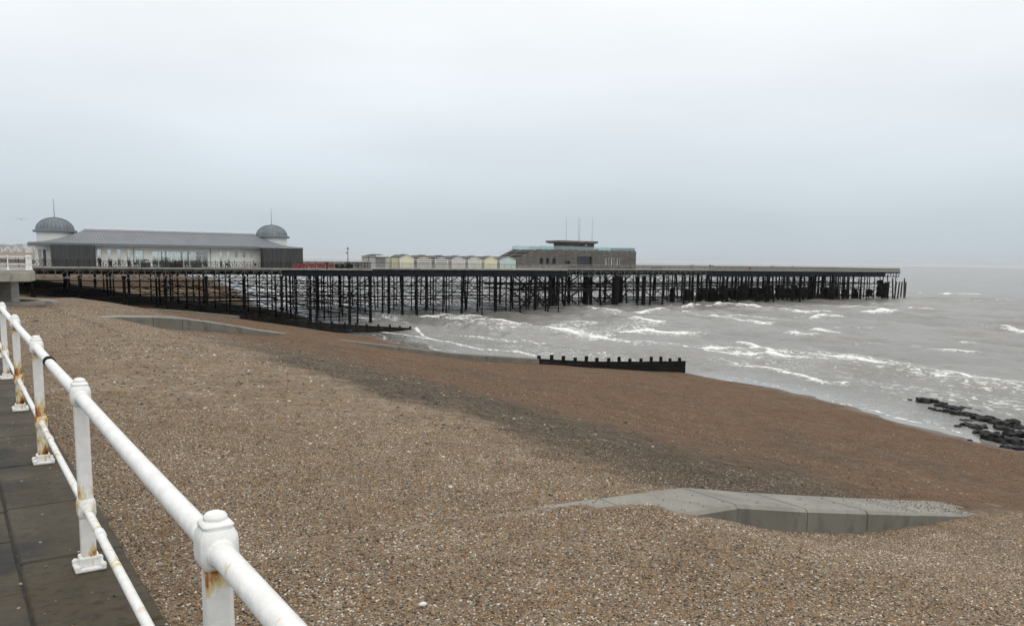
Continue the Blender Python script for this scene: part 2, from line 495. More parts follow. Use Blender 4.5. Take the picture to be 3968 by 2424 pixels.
def beach_z(p, q):
    p, q = np.asarray(p, float), np.asarray(q, float)
    k = np.clip((p - 18) / 14, 0, 1)
    pe = p * (1 + (66 / np.interp(q, QW, PW) - 1) * k)
    z = np.interp(pe, PP, ZZ) * .5 + .25 * (np.interp(pe - .8, PP, ZZ) + np.interp(pe + .8, PP, ZZ))
    z = z + .05 * vnoise(p * .5, q * .5, 1) * np.clip((p - 1) / 3, 0, 1) + .05 * vnoise(p * .12, q * .09, 2)
    z = z - .55 * np.clip((q - 40) / 28, 0, 1) * np.clip((11 - p) / 4, 0, 1)
    # groyne beside the camera: scoured on the near side, shingle up to and over its coping on the far side and at the ends
    qs_ = np.interp(p, [7.0, 9.5], [9.5, 9.0])
    k1 = np.where(q < qs_, g2(np.clip(8.45 - q, 0, None), 3.0), 0) * np.clip((p - 6) / 2.5, 0, 1) * np.clip((25 - p) / 3, 0, 1)
    z = z + (np.interp(p, G1B[0], G1B[1]) - z) * k1
    k1 = np.where((q >= qs_) & (q < 20), g2(np.clip(q - 9.7, 0, None), 2.2), 0) * np.clip((p - 3) / 2, 0, 1) * np.clip((25 - p) / 3, 0, 1)
    z = z + (np.interp(p, G1T[0], G1T[1]) + np.interp(p, [3, 4.2, 7.2, 8.6, 10, 19, 21], [.04, .0, .004, -.03, -.05, -.05, .04]) - z) * k1
    # second groyne: hollow on the near side, shingle just under the coping on the far side
    d2 = np.clip(62.6 - q, 0, None)
    k2 = np.where(q < 63.2, g2(d2, 15) * (q > 15), 0) * np.clip((p - 7.5) / 2, 0, 1) * np.clip((80 - p) / 12, 0, 1)
    z = z + (np.interp(p, G2B[0], G2B[1]) - z) * k2
    k3 = np.where(q >= 63.2, g2(np.clip(q - 63.9, 0, None), 6), 0) * np.clip((p - 7.5) / 2, 0, 1) * np.clip((54 - p) / 8, 0, 1)
    z = z + (np.interp(p, G2T[0], G2T[1]) + np.interp(p, [20, 22.4, 26.5, 29], [-.16, .06, .04, -.12]) - z) * k3
    # third groyne: the beach falls to it, and lies lower still beyond it, under the pier
    zn = np.interp(p, G3B[0], G3B[1])
    k4 = np.where(q < 127.5, g2(np.clip(127 - q, 0, None), 24) * (q > 70), 1) * np.clip((p - 1) / 3, 0, 1) * np.clip((75 - p) / 10, 0, 1) * np.clip((235 - q) / 60, 0, 1)
    zn = zn - np.where(q > 127.5, .75 * np.clip((64 - p) / 15, 0, 1), 0)
    kk = np.clip((q - 145) / 45, 0, 1)
    zn = zn * (1 - kk) + np.interp(p, G4B[0], G4B[1]) * kk
    z = z + (zn - z) * k4
    z = z + .10 * vnoise(p * .9, q * .45, 12, 3) * g2(z - ZS, .55) * (q < 400)
    z = z + .06 * vnoise(p * .45, q * .4, 9, 3) * np.clip((q - 20) / 10, 0, 1) * np.clip((60 - p) / 8, 0, 1)
    return z
def steps(*segs):
    o = []
    for a, b, d in segs:
        n = max(1, int(round((b - a) / d)))
        o += list(np.linspace(a, b, n, endpoint=False))
    o.append(segs[-1][1])
    return np.array(o)
def grid_object(name, ps, qs, zf, mat, attrs=None, offset=(0, 0)):
    PG, QG = np.meshgrid(ps, qs, indexing='ij')
    Z = zf(PG, QG)
    X = PG * N.x + QG * Q.x
    Y = PG * N.y + QG * Q.y
    co = np.stack([X, Y, Z], -1).reshape(-1, 3)
    a, b = len(ps), len(qs)
    idx = np.arange(a * b).reshape(a, b)
    f = np.stack([idx[:-1, :-1], idx[1:, :-1], idx[1:, 1:], idx[:-1, 1:]], -1).reshape(-1, 4)
    me = bpy.data.meshes.new(name)
    me.vertices.add(len(co))
    me.vertices.foreach_set('co', co.ravel())
    me.loops.add(f.size)
    me.loops.foreach_set('vertex_index', f.ravel().astype(np.int32))
    me.polygons.add(len(f))
    me.polygons.foreach_set('loop_start', np.arange(0, f.size, 4, dtype=np.int32))
    me.polygons.foreach_set('use_smooth', np.ones(len(f), bool))
    me.update(calc_edges=True)
    me.materials.append(mat)
    for k, arr in (attrs or {}).items():
        at = me.attributes.new(k, 'FLOAT', 'POINT')
        at.data.foreach_set('value', arr(PG, QG).ravel().astype(np.float32))
    return link(name, me)
beach = grid_object('beach', steps((.62, 24, .15), (24, 90, .6), (90, 260, 5)),
                    steps((-60, -8, 2), (-8, 28, .15), (28, 110, .5), (110, 260, 1.5), (260, 1500, 30)), beach_z, M['beach'])
tag(beach, 'sloping brown shingle beach running down to the sea', None, None, 'structure')

# loose pebbles over the part of the beach close by
ps, qs = steps((.8, 25, .3)), steps((-3, 26, .3))
PG, QG = np.meshgrid(ps, qs, indexing='ij')
ZG = beach_z(PG, QG)
XW, YW = PG * N.x + QG * Q.x, PG * N.y + QG * Q.y
mb = MB()
mb.v = [tuple(c) for c in np.stack([XW, YW, ZG], -1).reshape(-1, 3)]
nb = len(qs)
for i in range(len(ps) - 1):
    for j in range(nb - 1):
        x, y = XW[i, j], YW[i, j]
        on_groyne = 8.35 < qs[j] + .15 < 9.75 and ps[i] > 8.9
        if 6 < y < 21 and abs(x) < y * .75 + 1 and not on_groyne:
            mb.f.append((i * nb + j, (i + 1) * nb + j, (i + 1) * nb + j + 1, i * nb + j + 1))
mb.m = [0] * len(mb.f)
# a few stones thrown up on top of the concrete groyne
strew = []
for p_ in np.arange(4.0, 21.0, .5):
    for j, q_ in enumerate((8.5, 8.8, 9.2, 9.62)):
        mb.v.append(tuple(S(p_, q_, float(np.interp(p_, G1T[0], G1T[1])) + .006)))
        strew.append(float(np.interp(p_, [4, 7.5, 9.5, 12, 15, 18, 20], [300, 90, 28, 8, 22, 120, 400])) * (1.6 if j == 0 else 1))
o_ = len(mb.v) - len(strew)
for i in range(len(strew) // 4 - 1):
    for j in range(3):
        a_ = o_ + i * 4 + j
        mb.f.append((a_, a_ + 4, a_ + 5, a_ + 1))
mb.m = [0] * len(mb.f)
pebcol = bpy.data.collections.new('pebble_kinds')
for k in range(6):
    bm = bmesh.new()
    bmesh.ops.create_icosphere(bm, subdivisions=1, radius=1)
    sx, sy, sz = random.uniform(.8, 1.25), random.uniform(.65, 1.0), random.uniform(.4, .65)
    for vv in bm.verts:
        j = random.uniform(.86, 1.1)
        vv.co = Vector((vv.co.x * sx * j, vv.co.y * sy * j, vv.co.z * sz * j))
    me = bpy.data.meshes.new('pebble')
    bm.to_mesh(me)
    bm.free()
    me.polygons.foreach_set('use_smooth', [True] * len(me.polygons))
    me.materials.append(M['pebble'])
    pebcol.objects.link(bpy.data.objects.new('pebble', me))
sh = build('shingle', mb, M['beach'])
at = sh.data.attributes.new('cover', 'FLOAT', 'POINT')
cv_ = (np.clip((21 - YW.ravel()) / 10, 0, 1) * 3300).tolist()
at.data.foreach_set('value', np.array(cv_ + strew, np.float32))
tag(sh, 'loose brown, grey and white shingle pebbles beside the promenade', None, None, 'stuff')
def scatter(ob, lo, hi):
    ng = bpy.data.node_groups.new('pebble_scatter', 'GeometryNodeTree')
    ng.interface.new_socket('Geometry', in_out='INPUT', socket_type='NodeSocketGeometry')
    ng.interface.new_socket('Geometry', in_out='OUTPUT', socket_type='NodeSocketGeometry')
    gi, go = ng.nodes.new('NodeGroupInput'), ng.nodes.new('NodeGroupOutput')
    dp = ng.nodes.new('GeometryNodeDistributePointsOnFaces')
    na = ng.nodes.new('GeometryNodeInputNamedAttribute')
    na.data_type = 'FLOAT'
    na.inputs['Name'].default_value = 'cover'
    ng.links.new(na.outputs[0], dp.inputs['Density'])
    ci = ng.nodes.new('GeometryNodeCollectionInfo')
    ci.inputs['Collection'].default_value = pebcol
    ci.inputs['Separate Children'].default_value = True
    ip = ng.nodes.new('GeometryNodeInstanceOnPoints')
    ip.inputs['Pick Instance'].default_value = True
    rr = ng.nodes.new('FunctionNodeRandomValue')
    rr.data_type = 'FLOAT_VECTOR'
    rr.inputs[0].default_value = (-.35, -.35, 0)
    rr.inputs[1].default_value = (.35, .35, 6.283)
    r1 = ng.nodes.new('FunctionNodeRandomValue')
    r1.data_type = 'FLOAT'
    r1.inputs[2].default_value = 0
    r1.inputs[3].default_value = 1
    r1.inputs['Seed'].default_value = 5
    pw_ = ng.nodes.new('ShaderNodeMath')
    pw_.operation = 'POWER'
    pw_.inputs[1].default_value = 3.0
    mrn = ng.nodes.new('ShaderNodeMapRange')
    mrn.inputs[3].default_value, mrn.inputs[4].default_value = lo, hi
    L = ng.links.new
    L(gi.outputs[0], dp.inputs[0])
    L(dp.outputs[0], ip.inputs['Points'])
    L(ci.outputs[0], ip.inputs['Instance'])
    L(rr.outputs[0], ip.inputs['Rotation'])
    L(r1.outputs[1], pw_.inputs[0])
    L(pw_.outputs[0], mrn.inputs[0])
    L(mrn.outputs[0], ip.inputs['Scale'])
    L(ip.outputs[0], go.inputs[0])
    md = ob.modifiers.new('pebbles', 'NODES')
    md.node_group = ng
scatter(sh, .0062, .0225)

# cobbles strewn over the rest of the beach
ps, qs = steps((1.0, 64, .7)), steps((6, 126, .8))
PG, QG = np.meshgrid(ps, qs, indexing='ij')
ZG = beach_z(PG, QG)
mb = MB()
mb.v = [tuple(c) for c in np.stack([PG * N.x + QG * Q.x, PG * N.y + QG * Q.y, ZG], -1).reshape(-1, 3)]
nb = len(qs)
for i in range(len(ps) - 1):
    for j in range(nb - 1):
        q_, z_ = qs[j], ZG[i, j]
        if z_ > ZS + .12 and not (61.6 < q_ < 64.2) and not (7.4 < q_ < 10):
            mb.f.append((i * nb + j, (i + 1) * nb + j, (i + 1) * nb + j + 1, i * nb + j + 1))
mb.m = [0] * len(mb.f)
cob = build('cobbles', mb, M['beach'])
tag(cob, 'larger stones strewn over the middle and lower beach', None, None, 'stuff')
at = cob.data.attributes.new('cover', 'FLOAT', 'POINT')
YC = PG * N.y + QG * Q.y
cl = 1 + .7 * vnoise(PG * .25, QG * .12, 44, 3)
at.data.foreach_set('value', (np.clip((YC - 13) / 8, 0, 1) * np.clip(cl, .15, 2) * np.where(PG < 11, 26, np.where(PG < 18, 22, 15))).ravel().astype(np.float32))
scatter(cob, .02, .056)

# ---------------------------------------------------------------- promenade
m = NT('paving')
g = m.geo()
oi = m.n('ShaderNodeObjectInfo').outputs['Random']
n1, n2 = m.noise(g, 1.7, 6, .6), m.noise(g, 14, 5, .65)
c = m.mix(m.mr(n1, .40, .60), (.009, .0095, .010), (.036, .034, .031))
edge = m.n('ShaderNodeVectorMath', {0: g, 1: tuple(N)}, operation='DOT_PRODUCT').outputs['Value']
mo = m.math('ADD', m.noise(g, 1.3, 6, .62), m.mr(edge, -.6, .7, -.04, .16))
c = m.mix(m.math('MULTIPLY', m.mr(mo, .47, .64), .85), c, (.068, .054, .032))
c = m.mix(m.mr(m.noise(g, 3.3, 5, .65), .60, .72, 0, .7), c, (.09, .073, .05))
c = m.mix(m.mr(n2, .45, .7, 0, .6), c, (.014, .014, .012))
c = m.mix(m.math('MULTIPLY', oi, .22), c, (.07, .062, .055))
sp = m.n('ShaderNodeTexVoronoi', {'Vector': g, 'Scale': 9.0})
spm = m.math('MULTIPLY', m.mr(sp.outputs['Distance'], .10, .06), m.mr(m.n('ShaderNodeSeparateColor', {0: sp.outputs['Color']}).outputs[0], .5, .52))
c = m.mix(m.math('MULTIPLY', spm, .8), c, (.45, .43, .40))
m.set(color=c, rough=m.mr(n1, .3, .7, .55, .8), spec=.2)
m.bump(n2, .3, .01)
M['paving'] = m.mat
M['joint'] = simple('joint', (.03, .03, .024), .9, .3, 5)
mb = MB().box(-9, .70, -40, 150, -.5, -.014)
prom = build('promenade', mb, M['joint'], None, (0, 0, 0), SAZ)
tag(prom, 'dark wet paved promenade above the shingle', None, None, 'structure')
build('sea_wall', MB().box(.1, .66, -40, 150, -4.5, -.51), M['concrete_moss'], prom)
# coping stones along the edge, then flags behind them
qq = -2.0
while qq < 40:
    ln = random.uniform(1.05, 1.35)
    o = build('coping_stone', MB().box(.24, .76 + random.uniform(-.006, .006), qq, qq + ln - .012, -.2, random.uniform(-.003, .003)), M['paving'], prom)
    bevel(o, .012, 1)
    qq += ln
for rr_, (x0, x1) in enumerate(((-.38, .228), (-1.05, -.392), (-1.75, -1.062), (-2.45, -1.762))):
    qq = -2.0 + rr_ * .37
    while qq < 22:
        ln = random.uniform(.62, 1.0)
        o = build('paving_slab', MB().box(x0, x1, qq, qq + ln - .012, -.12, random.uniform(-.006, .002)), M['paving'], prom)
        bevel(o, .008, 1)
        qq += ln

# stray pebbles kicked up onto the flags
mb = MB().add([S(a_, b_, .003) for a_, b_ in ((-1.7, 1.5), (.70, 1.5), (.70, 12), (-1.7, 12))], [(0, 1, 2, 3)])
gr = build('grit', mb, M['paving'])
tag(gr, 'stray pebbles scattered over the promenade flags', None, None, 'stuff')
gr.data.attributes.new('cover', 'FLOAT', 'POINT').data.foreach_set('value', np.array([4, 26, 26, 4], np.float32))
scatter(gr, .003, .013)

# ---------------------------------------------------------------- groynes of concrete and timber
def chamfer_block(mb, p0, p1, q0, q1, z0a, z0b, depth, ch=.06):
    v = []
    for p, zt in ((p0, z0a), (p1, z0b)):
        v += [(p, q0, zt - depth), (p, q0, zt - ch), (p, q0 + ch, zt), (p, q1 - ch, zt), (p, q1, zt - ch), (p, q1, zt - depth)]
    f = [(0, 1, 2, 3, 4, 5)[::-1], (6, 7, 8, 9, 10, 11)]
    f += [(k, k + 1, k + 7, k + 6) for k in range(5)] + [(5, 0, 6, 11)]
    o = len(mb.m)
    mb.add(v, [tuple(x) for x in f])
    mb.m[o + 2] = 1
    return mb
def concrete_groyne(label, cat, q0, q1, prof, block, depth, mat, p_end):
    pr = np.array(prof)
    root = thing('concrete_groyne', label, cat, S(pr[0, 0], (q0 + q1) / 2, float(np.interp(pr[0, 0], pr[:, 0], pr[:, 1])) - depth), SAZ)
    inv = Matrix.Translation(-Vector((pr[0, 0], (q0 + q1) / 2, float(pr[0, 1]) - depth)))
    ends = list(np.arange(pr[0, 0], p_end, block)) + [p_end]
    for a, b in zip(ends[:-1], ends[1:]):
        mb = MB()
        jq = random.uniform(-.012, .012)
        chamfer_block(mb, a + .012, b - .012, q0 + jq, q1 + jq, float(np.interp(a, pr[:, 0], pr[:, 1])), float(np.interp(b, pr[:, 0], pr[:, 1])), depth)
        mb.v = [tuple(inv @ Vector(x)) for x in mb.v]
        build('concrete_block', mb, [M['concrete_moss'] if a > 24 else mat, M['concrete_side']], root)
    return root
concrete_groyne('grey concrete groyne with a flat top half buried in shingle beside the promenade', 'groyne', 8.42, 9.72,
                [(a, b) for a, b in G1T.T], 2.0, 2.2, M['concrete'], 22.65)
concrete_groyne('long concrete groyne across the beach whose seaward end turns to black timber', 'groyne', 62.55, 63.85,
                [(a, b) for a, b in G2T.T if a < 50], 2.0, 2.2, M['concrete'], 47.6)
concrete_groyne('low weathered concrete groyne along the shingle under the edge of the pier', 'groyne', 127.0, 128.0,
                [(a, b) for a, b in G3T.T if a < 40], 3.0, 2.2, M['concrete_moss'], 37.4)
def timber_groyne(label, q, p0, p1, ztop, post_step, post_h, nplank=6):
    root = thing('timber_groyne', label, 'groyne', S((p0 + p1) / 2, q, ztop(p1) - 3.2), SAZ)
    o = Vector(((p0 + p1) / 2, q, ztop(p1) - 3.2))
    ph = .36
    for k in range(nplank):
        p = p0
        while p < p1 - .5:
            e = min(p1, p + 7.2)
            mb = MB()
            za, zb = ztop(p), ztop(e)
            mb.beam(Vector((p + .02, q, za - ph * (k + .5))) - o, Vector((e - .02, q, zb - ph * (k + .5))) - o, .16, ph - .02)
            pl = build('plank', mb, M['timber_black'], root)
            pl.location.y = random.uniform(-.015, .015)
            p = e
    p = p0 + .5
    while p < p1 + .2:
        mb = MB()
        hh = post_h * random.uniform(.65, 1.25)
        mb.box(-.17, .17, .09, .32, -3.6, hh)
        lean = random.uniform(-.04, .04)
        po = build('post', mb, M['timber_black'], root, Vector((p, q, ztop(p))) - o)
        po.rotation_euler = (0, lean, 0)
        bevel(po, .03, 1)
        p += post_step * random.uniform(.93, 1.07)
    return root
timber_groyne('black timber groyne with square posts above its planks, continuing the concrete groyne', 63.2, 47.7, 69.4,
              lambda p: float(np.interp(p, G2T[0], G2T[1])), 1.58, .42, 7)
timber_groyne('low black timber groyne with short stub posts running out below the pier', 127.5, 37.5, 68.0,
              lambda p: float(np.interp(p, G3T[0], G3T[1])), 2.1, .34, 5)

# ---------------------------------------------------------------- sea
def foam_lines():
    """foam crests and lines, as world polylines with half width, strength and crest height"""
    px = [
        ([(2600, 1361), (2739, 1366), (3044, 1392), (3238, 1410), (3488, 1442), (3627, 1460), (3766, 1489), (3968, 1516), (4300, 1560)], 7.0, .74, .15),
        ([(2600, 1352), (2739, 1356), (3044, 1378), (3238, 1398), (3488, 1430)], 5.0, .74, .2),
        ([(1748, 1240), (1980, 1261), (2191, 1287), (2323, 1319), (2455, 1340), (2666, 1366)], 6.0, .8, .2),
        ([(1980, 1275), (2250, 1280), (2500, 1292), (2650, 1300)], 8.5, .72, .08),
        ([(1850, 1255), (2100, 1268), (2350, 1262), (2560, 1268)], 7.0, .70, .08),
        ([(2258, 1199), (2312, 1212), (2392, 1219), (2550, 1214), (2650, 1212)], 3.5, .86, .5),
        ([(2456, 1247), (2500, 1252), (2560, 1257)], 2.5, .85, .35),
        ([(1487, 1230), (1529, 1247), (1619, 1262), (1750, 1262), (1900, 1266)], 3.0, .70, .1),
        ([(1560, 1225), (1700, 1232), (1900, 1240)], 3.5, .76, .1),
        ([(1611, 1277), (1640, 1300), (1685, 1319), (1780, 1335), (1875, 1356), (1980, 1366), (2086, 1382)], .42, 1.1, .0),
        ([(1440, 1279), (1511, 1290), (1611, 1303), (1690, 1318)], .45, 1.1, .0),
        ([(1690, 1300), (1800, 1306), (1980, 1322), (2110, 1335)], .55, .85, .0),
        ([(2339, 1358), (2355, 1368), (2366, 1382)], .5, 1.0, .0),
        ([(2678, 1444), (2794, 1466), (2905, 1491), (3044, 1520)], .8, .62, .0),
        ([(2839, 1425), (2961, 1439), (3100, 1469), (3211, 1494), (3277, 1497)], .9, .95, .15),
        ([(3211, 1552), (3322, 1574), (3444, 1608)], .8, .62, .1),
        ([(3422, 1572), (3488, 1594), (3560, 1600)], 1.2, .62, .0),
        ([(3300, 1540), (3420, 1562), (3540, 1570)], 1.0, .55, .0),
        ([(2761, 1230), (2833, 1244), (2961, 1258)], 2.4, .92, .5),
        ([(2700, 1226), (2850, 1231), (3000, 1240)], 3.0, .7, .1),
        ([(2600, 1200), (2700, 1190), (2822, 1186), (2920, 1194), (3005, 1203), (3100, 1217), (3211, 1219)], 2.2, .84, .5),
        ([(3361, 1219), (3420, 1214), (3466, 1221)], 3.2, 1.0, .8),
        ([(3466, 1221), (3560, 1231), (3640, 1237)], 1.5, .2, .4),
        ([(3155, 1236), (3200, 1233), (3255, 1238)], 2.4, .9, .4),
        ([(3155, 1278), (3190, 1284), (3233, 1288)], 2.0, .9, .4),
        ([(3233, 1280), (3300, 1276), (3405, 1275)], 2.0, .66, .1),
        ([(3066, 1296), (3110, 1302), (3155, 1305)], 2.0, .95, .4),
        ([(2839, 1337), (2880, 1347), (2933, 1361), (2989, 1386)], 1.5, .95, .45),
        ([(3649, 1143), (3700, 1139), (3783, 1142)], 2.5, 1.0, .4),
        ([(3540, 1138), (3566, 1137)], 2.0, .8, .3),
        ([(3744, 1167), (3850, 1166), (3968, 1170)], 3.0, .62, .1),
        ([(3472, 1201), (3550, 1199), (3616, 1204)], 1.8, .8, .2),
        ([(3240, 1194), (3330, 1196), (3450, 1200)], 1.8, .8, .2),
        ([(3588, 1250), (3700, 1258), (3877, 1276)], 5.0, .58, .15),
        ([(3883, 1288), (3930, 1295), (3968, 1298), (4100, 1300)], 2.2, .95, .5),
        ([(3344, 1344), (3440, 1340), (3544, 1346)], 2.6, .66, .1),
        ([(3616, 1356), (3690, 1363), (3766, 1369)], 1.8, .85, .3),
        ([(3738, 1344), (3850, 1346), (3968, 1352)], 2.4, .72, .15),
        ([(2900, 1225), (3000, 1228), (3120, 1232)], 2.0, .6, .1),
        ([(2000, 1305), (2200, 1318), (2400, 1335)], 3.5, .68, .05),
        ([(3350, 1480), (3500, 1500), (3650, 1515), (3800, 1540), (3968, 1560)], 2.5, .5, .05),
    ]
    out = []
    for pts, wd, st, h in px:
        out.append(([(lambda a: (a.dot(N), a.dot(Q)))(atz(x, y, ZS)) for x, y in pts], wd, st, h))
    # surf that goes on along the shore past the pier
    for p0, wd, st in ((62, 2.5, .7), (69, 3.5, .75), (79, 4, .7), (92, 3, .55), (108, 3, .5)):
        out.append(([(p0 - 62 + float(np.interp(q, QW, PW)) + 3 + 2.5 * math.sin(q * .05 + p0), q) for q in range(150, 420, 12)], wd, st, .25))
    for p0, wd, st in ((63, 1.8, .6), (72, 2.5, .6), (84, 2.5, .55)):
        out.append(([(p0 + 2.0 * math.sin(q * .06 + p0), q) for q in range(-60, 16, 8)], wd, st, .2))
    # swash along the water's edge
    for a0, a1 in ((-40, 62.5), (64, 126), (128.5, 240)):
        for off, st, wd in ((.5, .80, .38), (3.2, .62, .8), (6.0, .5, 1.2)):
            out.append(([(float(np.interp(q, QW, PW)) + off + .9 * math.sin(q * .21 + off) + .5 * math.sin(q * .63 + off * 3), q) for q in np.arange(a0, a1, 2.0)], wd, st, .0))
    return out
FL = foam_lines()
def seg_fields(p, q):
    foam = np.zeros_like(p)
    crest = np.zeros_like(p)
    hgt = np.zeros_like(p)
    wob = .8 * vnoise(p * .35, q * .35, 21, 3)
    for pts, wd, st, h in FL:
        best = np.full_like(p, 1e9)
        pts_a = np.array(pts)
        lo, hi = pts_a.min(0) - 20, pts_a.max(0) + 20
        sel = (p > lo[0]) & (p < hi[0]) & (q > lo[1]) & (q < hi[1])
        if not sel.any(): continue
        pp_, qq_ = p[sel], q[sel]
        b = best[sel]
        for (a0, a1), (b0, b1) in zip(pts[:-1], pts[1:]):
            dx, dy = b0 - a0, b1 - a1
            t = np.clip(((pp_ - a0) * dx + (qq_ - a1) * dy) / (dx * dx + dy * dy + 1e-9), 0, 1)
            b = np.minimum(b, np.hypot(pp_ - a0 - t * dx, qq_ - a1 - t * dy))
        wv = wd * (1 + .35 * wob[sel])
        foam[sel] = np.maximum(foam[sel], st * np.exp(-(b / wv) ** 2))
        if st >= .72: crest[sel] = np.maximum(crest[sel], np.exp(-(b / (min(wd, 3.2) * .42 * (1 + .4 * wob[sel]))) ** 2))
        hgt[sel] += h * np.exp(-(b / (wd * .55 + .3)) ** 2)
    return foam, hgt, crest
def shore_depth(p, q):
    return ZS - beach_z(p, q)
rs = np.random.default_rng(5)
WAVES = []
for _ in range(46):
    lam = rs.uniform(1.6, 5.5) if rs.random() < .55 else rs.uniform(6, 17)
    ang = rs.normal(0, .5)
    WAVES.append((2 * math.pi / lam, ang * (1 if lam < 6 else .55), (.0125 if lam < 6 else .0125) * lam * rs.uniform(.4, 1.0), rs.uniform(0, 6.28)))
def sea_surface(p, q, want='z'):
    foam, hg, crest = seg_fields(p, q)
    if want == 'c': return crest
    dpt = shore_depth(p, q)
    amp = np.clip((dpt - .15) / 1.6, 0, 1) ** 1.3 * np.clip((410 - p) / 60, 0, 1) * np.clip((430 - q) / 60, 0, 1) * np.clip((q + 70) / 30, 0, 1)
    z = np.zeros_like(p)
    for k, a, am, ph in WAVES:
        c = np.sin(k * (p * math.cos(a) + q * math.sin(a)) + ph)
        z += am * (c + .25 * c * c)
    z *= .85 * (1 + .3 * vnoise(p * .05, q * .05, 31, 2))
    zz = ZS + amp * z + hg * np.clip(dpt / .8, 0, 1)
    if want == 'z': return zz
    # scattered small whitecaps riding on the higher crests
    ds = p - np.interp(q, QW, PW)
    surf = .64 * np.exp(-((ds - 15) / 13) ** 2) * (.7 + .5 * vnoise(p * .11, q * .05, 35, 3))
    foam = np.maximum(foam, surf * (ds > 3))
    cap = np.clip((z - .42) / .35, 0, 1) * np.clip(vnoise(p * .08, q * .05, 33, 2) * 1.2 - .2, 0, 1) * .55 * amp
    return np.clip(np.maximum(foam, cap), 0, 1.2)
m = NT('sea_water')
g = m.geo()
fo = m.n('ShaderNodeAttribute', attribute_name='foam').outputs['Fac']
sg = m.mapping(g, (1, 1, 1), (0, 0, -SAZ))
st_ = m.mapping(sg, (1.0, .38, 1))
f1 = m.noise(st_, 1.7, 8, .74, 1.0)
f2 = m.noise(st_, 4.5, 5, .7, .6)
fn = m.math('ADD', m.math('MULTIPLY', f1, .7), m.math('MULTIPLY', f2, .3))
fm = m.mr(m.math('ADD', m.mr(fn, .28, .72, 0, 1, False), m.math('MULTIPLY', fo, .62)), .86, 1.10)
fm = m.math('MULTIPLY', fm, m.mr(fo, .12, .3))
cre = m.n('ShaderNodeAttribute', attribute_name='crest').outputs['Fac']
core = m.mr(m.math('ADD', m.math('MULTIPLY', cre, .85), m.math('MULTIPLY', m.math('SUBTRACT', m.mr(fn, .28, .72, 0, 1, False), .5), .9)), .50, .74)
fm = m.math('MAXIMUM', fm, m.math('MULTIPLY', core, m.mr(cre, .05, .2)))
turb = m.noise(m.mapping(sg, (1, .4, 1)), .06, 4, .5)
wc = m.mix(m.mr(turb, .35, .65), (.185, .181, .168), (.232, .228, .214))
c = m.mix(fm, wc, (.80, .81, .80))
b1 = m.noise(m.mapping(sg, (1, .55, 1)), 1.3, 5, .6, .4)
b2 = m.noise(m.mapping(sg, (1, .6, 1)), 5.5, 4, .6, .3)
dz = m.n('ShaderNodeAttribute', attribute_name='calm').outputs['Fac']
hh = m.math('ADD', m.math('MULTIPLY', b1, .75), m.math('MULTIPLY', b2, .22))
hh = m.math('ADD', m.math('MULTIPLY', hh, dz), m.math('MULTIPLY', fm, .12))
bn = m.n('ShaderNodeBump', {'Height': hh, 'Strength': .9, 'Distance': .42}).outputs[0]
df = m.n('ShaderNodeBsdfDiffuse', {'Color': c, 'Normal': bn})
gs = m.n('ShaderNodeBsdfGlossy', {'Color': (.95, .96, .97, 1), 'Roughness': m.mr(dz, 0, 1, .03, .16), 'Normal': bn})
fr_ = m.n('ShaderNodeFresnel', {'IOR': 1.33, 'Normal': bn}).outputs[0]
fac = m.math('MULTIPLY', m.math('MINIMUM', fr_, m.mr(dz, .04, .6, .85, .47)), m.mr(fm, 0, 1, 1, .05))
mx = m.n('ShaderNodeMixShader', {0: fac})
m.l(df.outputs[0], mx.inputs[1])
m.l(gs.outputs[0], mx.inputs[2])
m.l(mx.outputs[0], m.out.inputs[0])
M['sea'] = m.mat
calm_f = lambda p, q: np.clip((shore_depth(p, q) - .05) / 1.0, .04, 1)
sea = grid_object('sea', steps((50, 130, .5), (130, 230, .8), (230, 420, 1.6)), steps((-70, 10, 2), (10, 200, .7), (200, 430, 1.6)),
                  lambda p, q: sea_surface(p, q), M['sea'], {'foam': lambda p, q: sea_surface(p, q, 'f'), 'crest': lambda p, q: sea_surface(p, q, 'c'), 'calm': calm_f})
tag(sea, 'choppy grey sea with white breakers', None, None, 'structure')
me = bpy.data.meshes.new('far_sea')
B = 30000
rects = [(50, 420, -B, -70), (50, 420, 430, B), (420, B, -B, B)]
vv, ff = [], []
for p0, p1, q0, q1 in rects:
    o = len(vv)
    vv += [tuple(S(a, b, ZS - .02)) for a, b in ((p0, q0), (p1, q0), (p1, q1), (p0, q1))]
    ff.append((o, o + 1, o + 2, o + 3))
me.from_pydata(vv, [], ff)
me.materials.append(M['sea'])
at = me.attributes.new('calm', 'FLOAT', 'POINT')
at.data.foreach_set('value', [1.0] * len(vv))
at = me.attributes.new('foam', 'FLOAT', 'POINT')
at.data.foreach_set('value', [.0] * len(vv))
tag(link('open_sea', me), 'grey open sea reaching to the hazy horizon', None, None, 'structure')

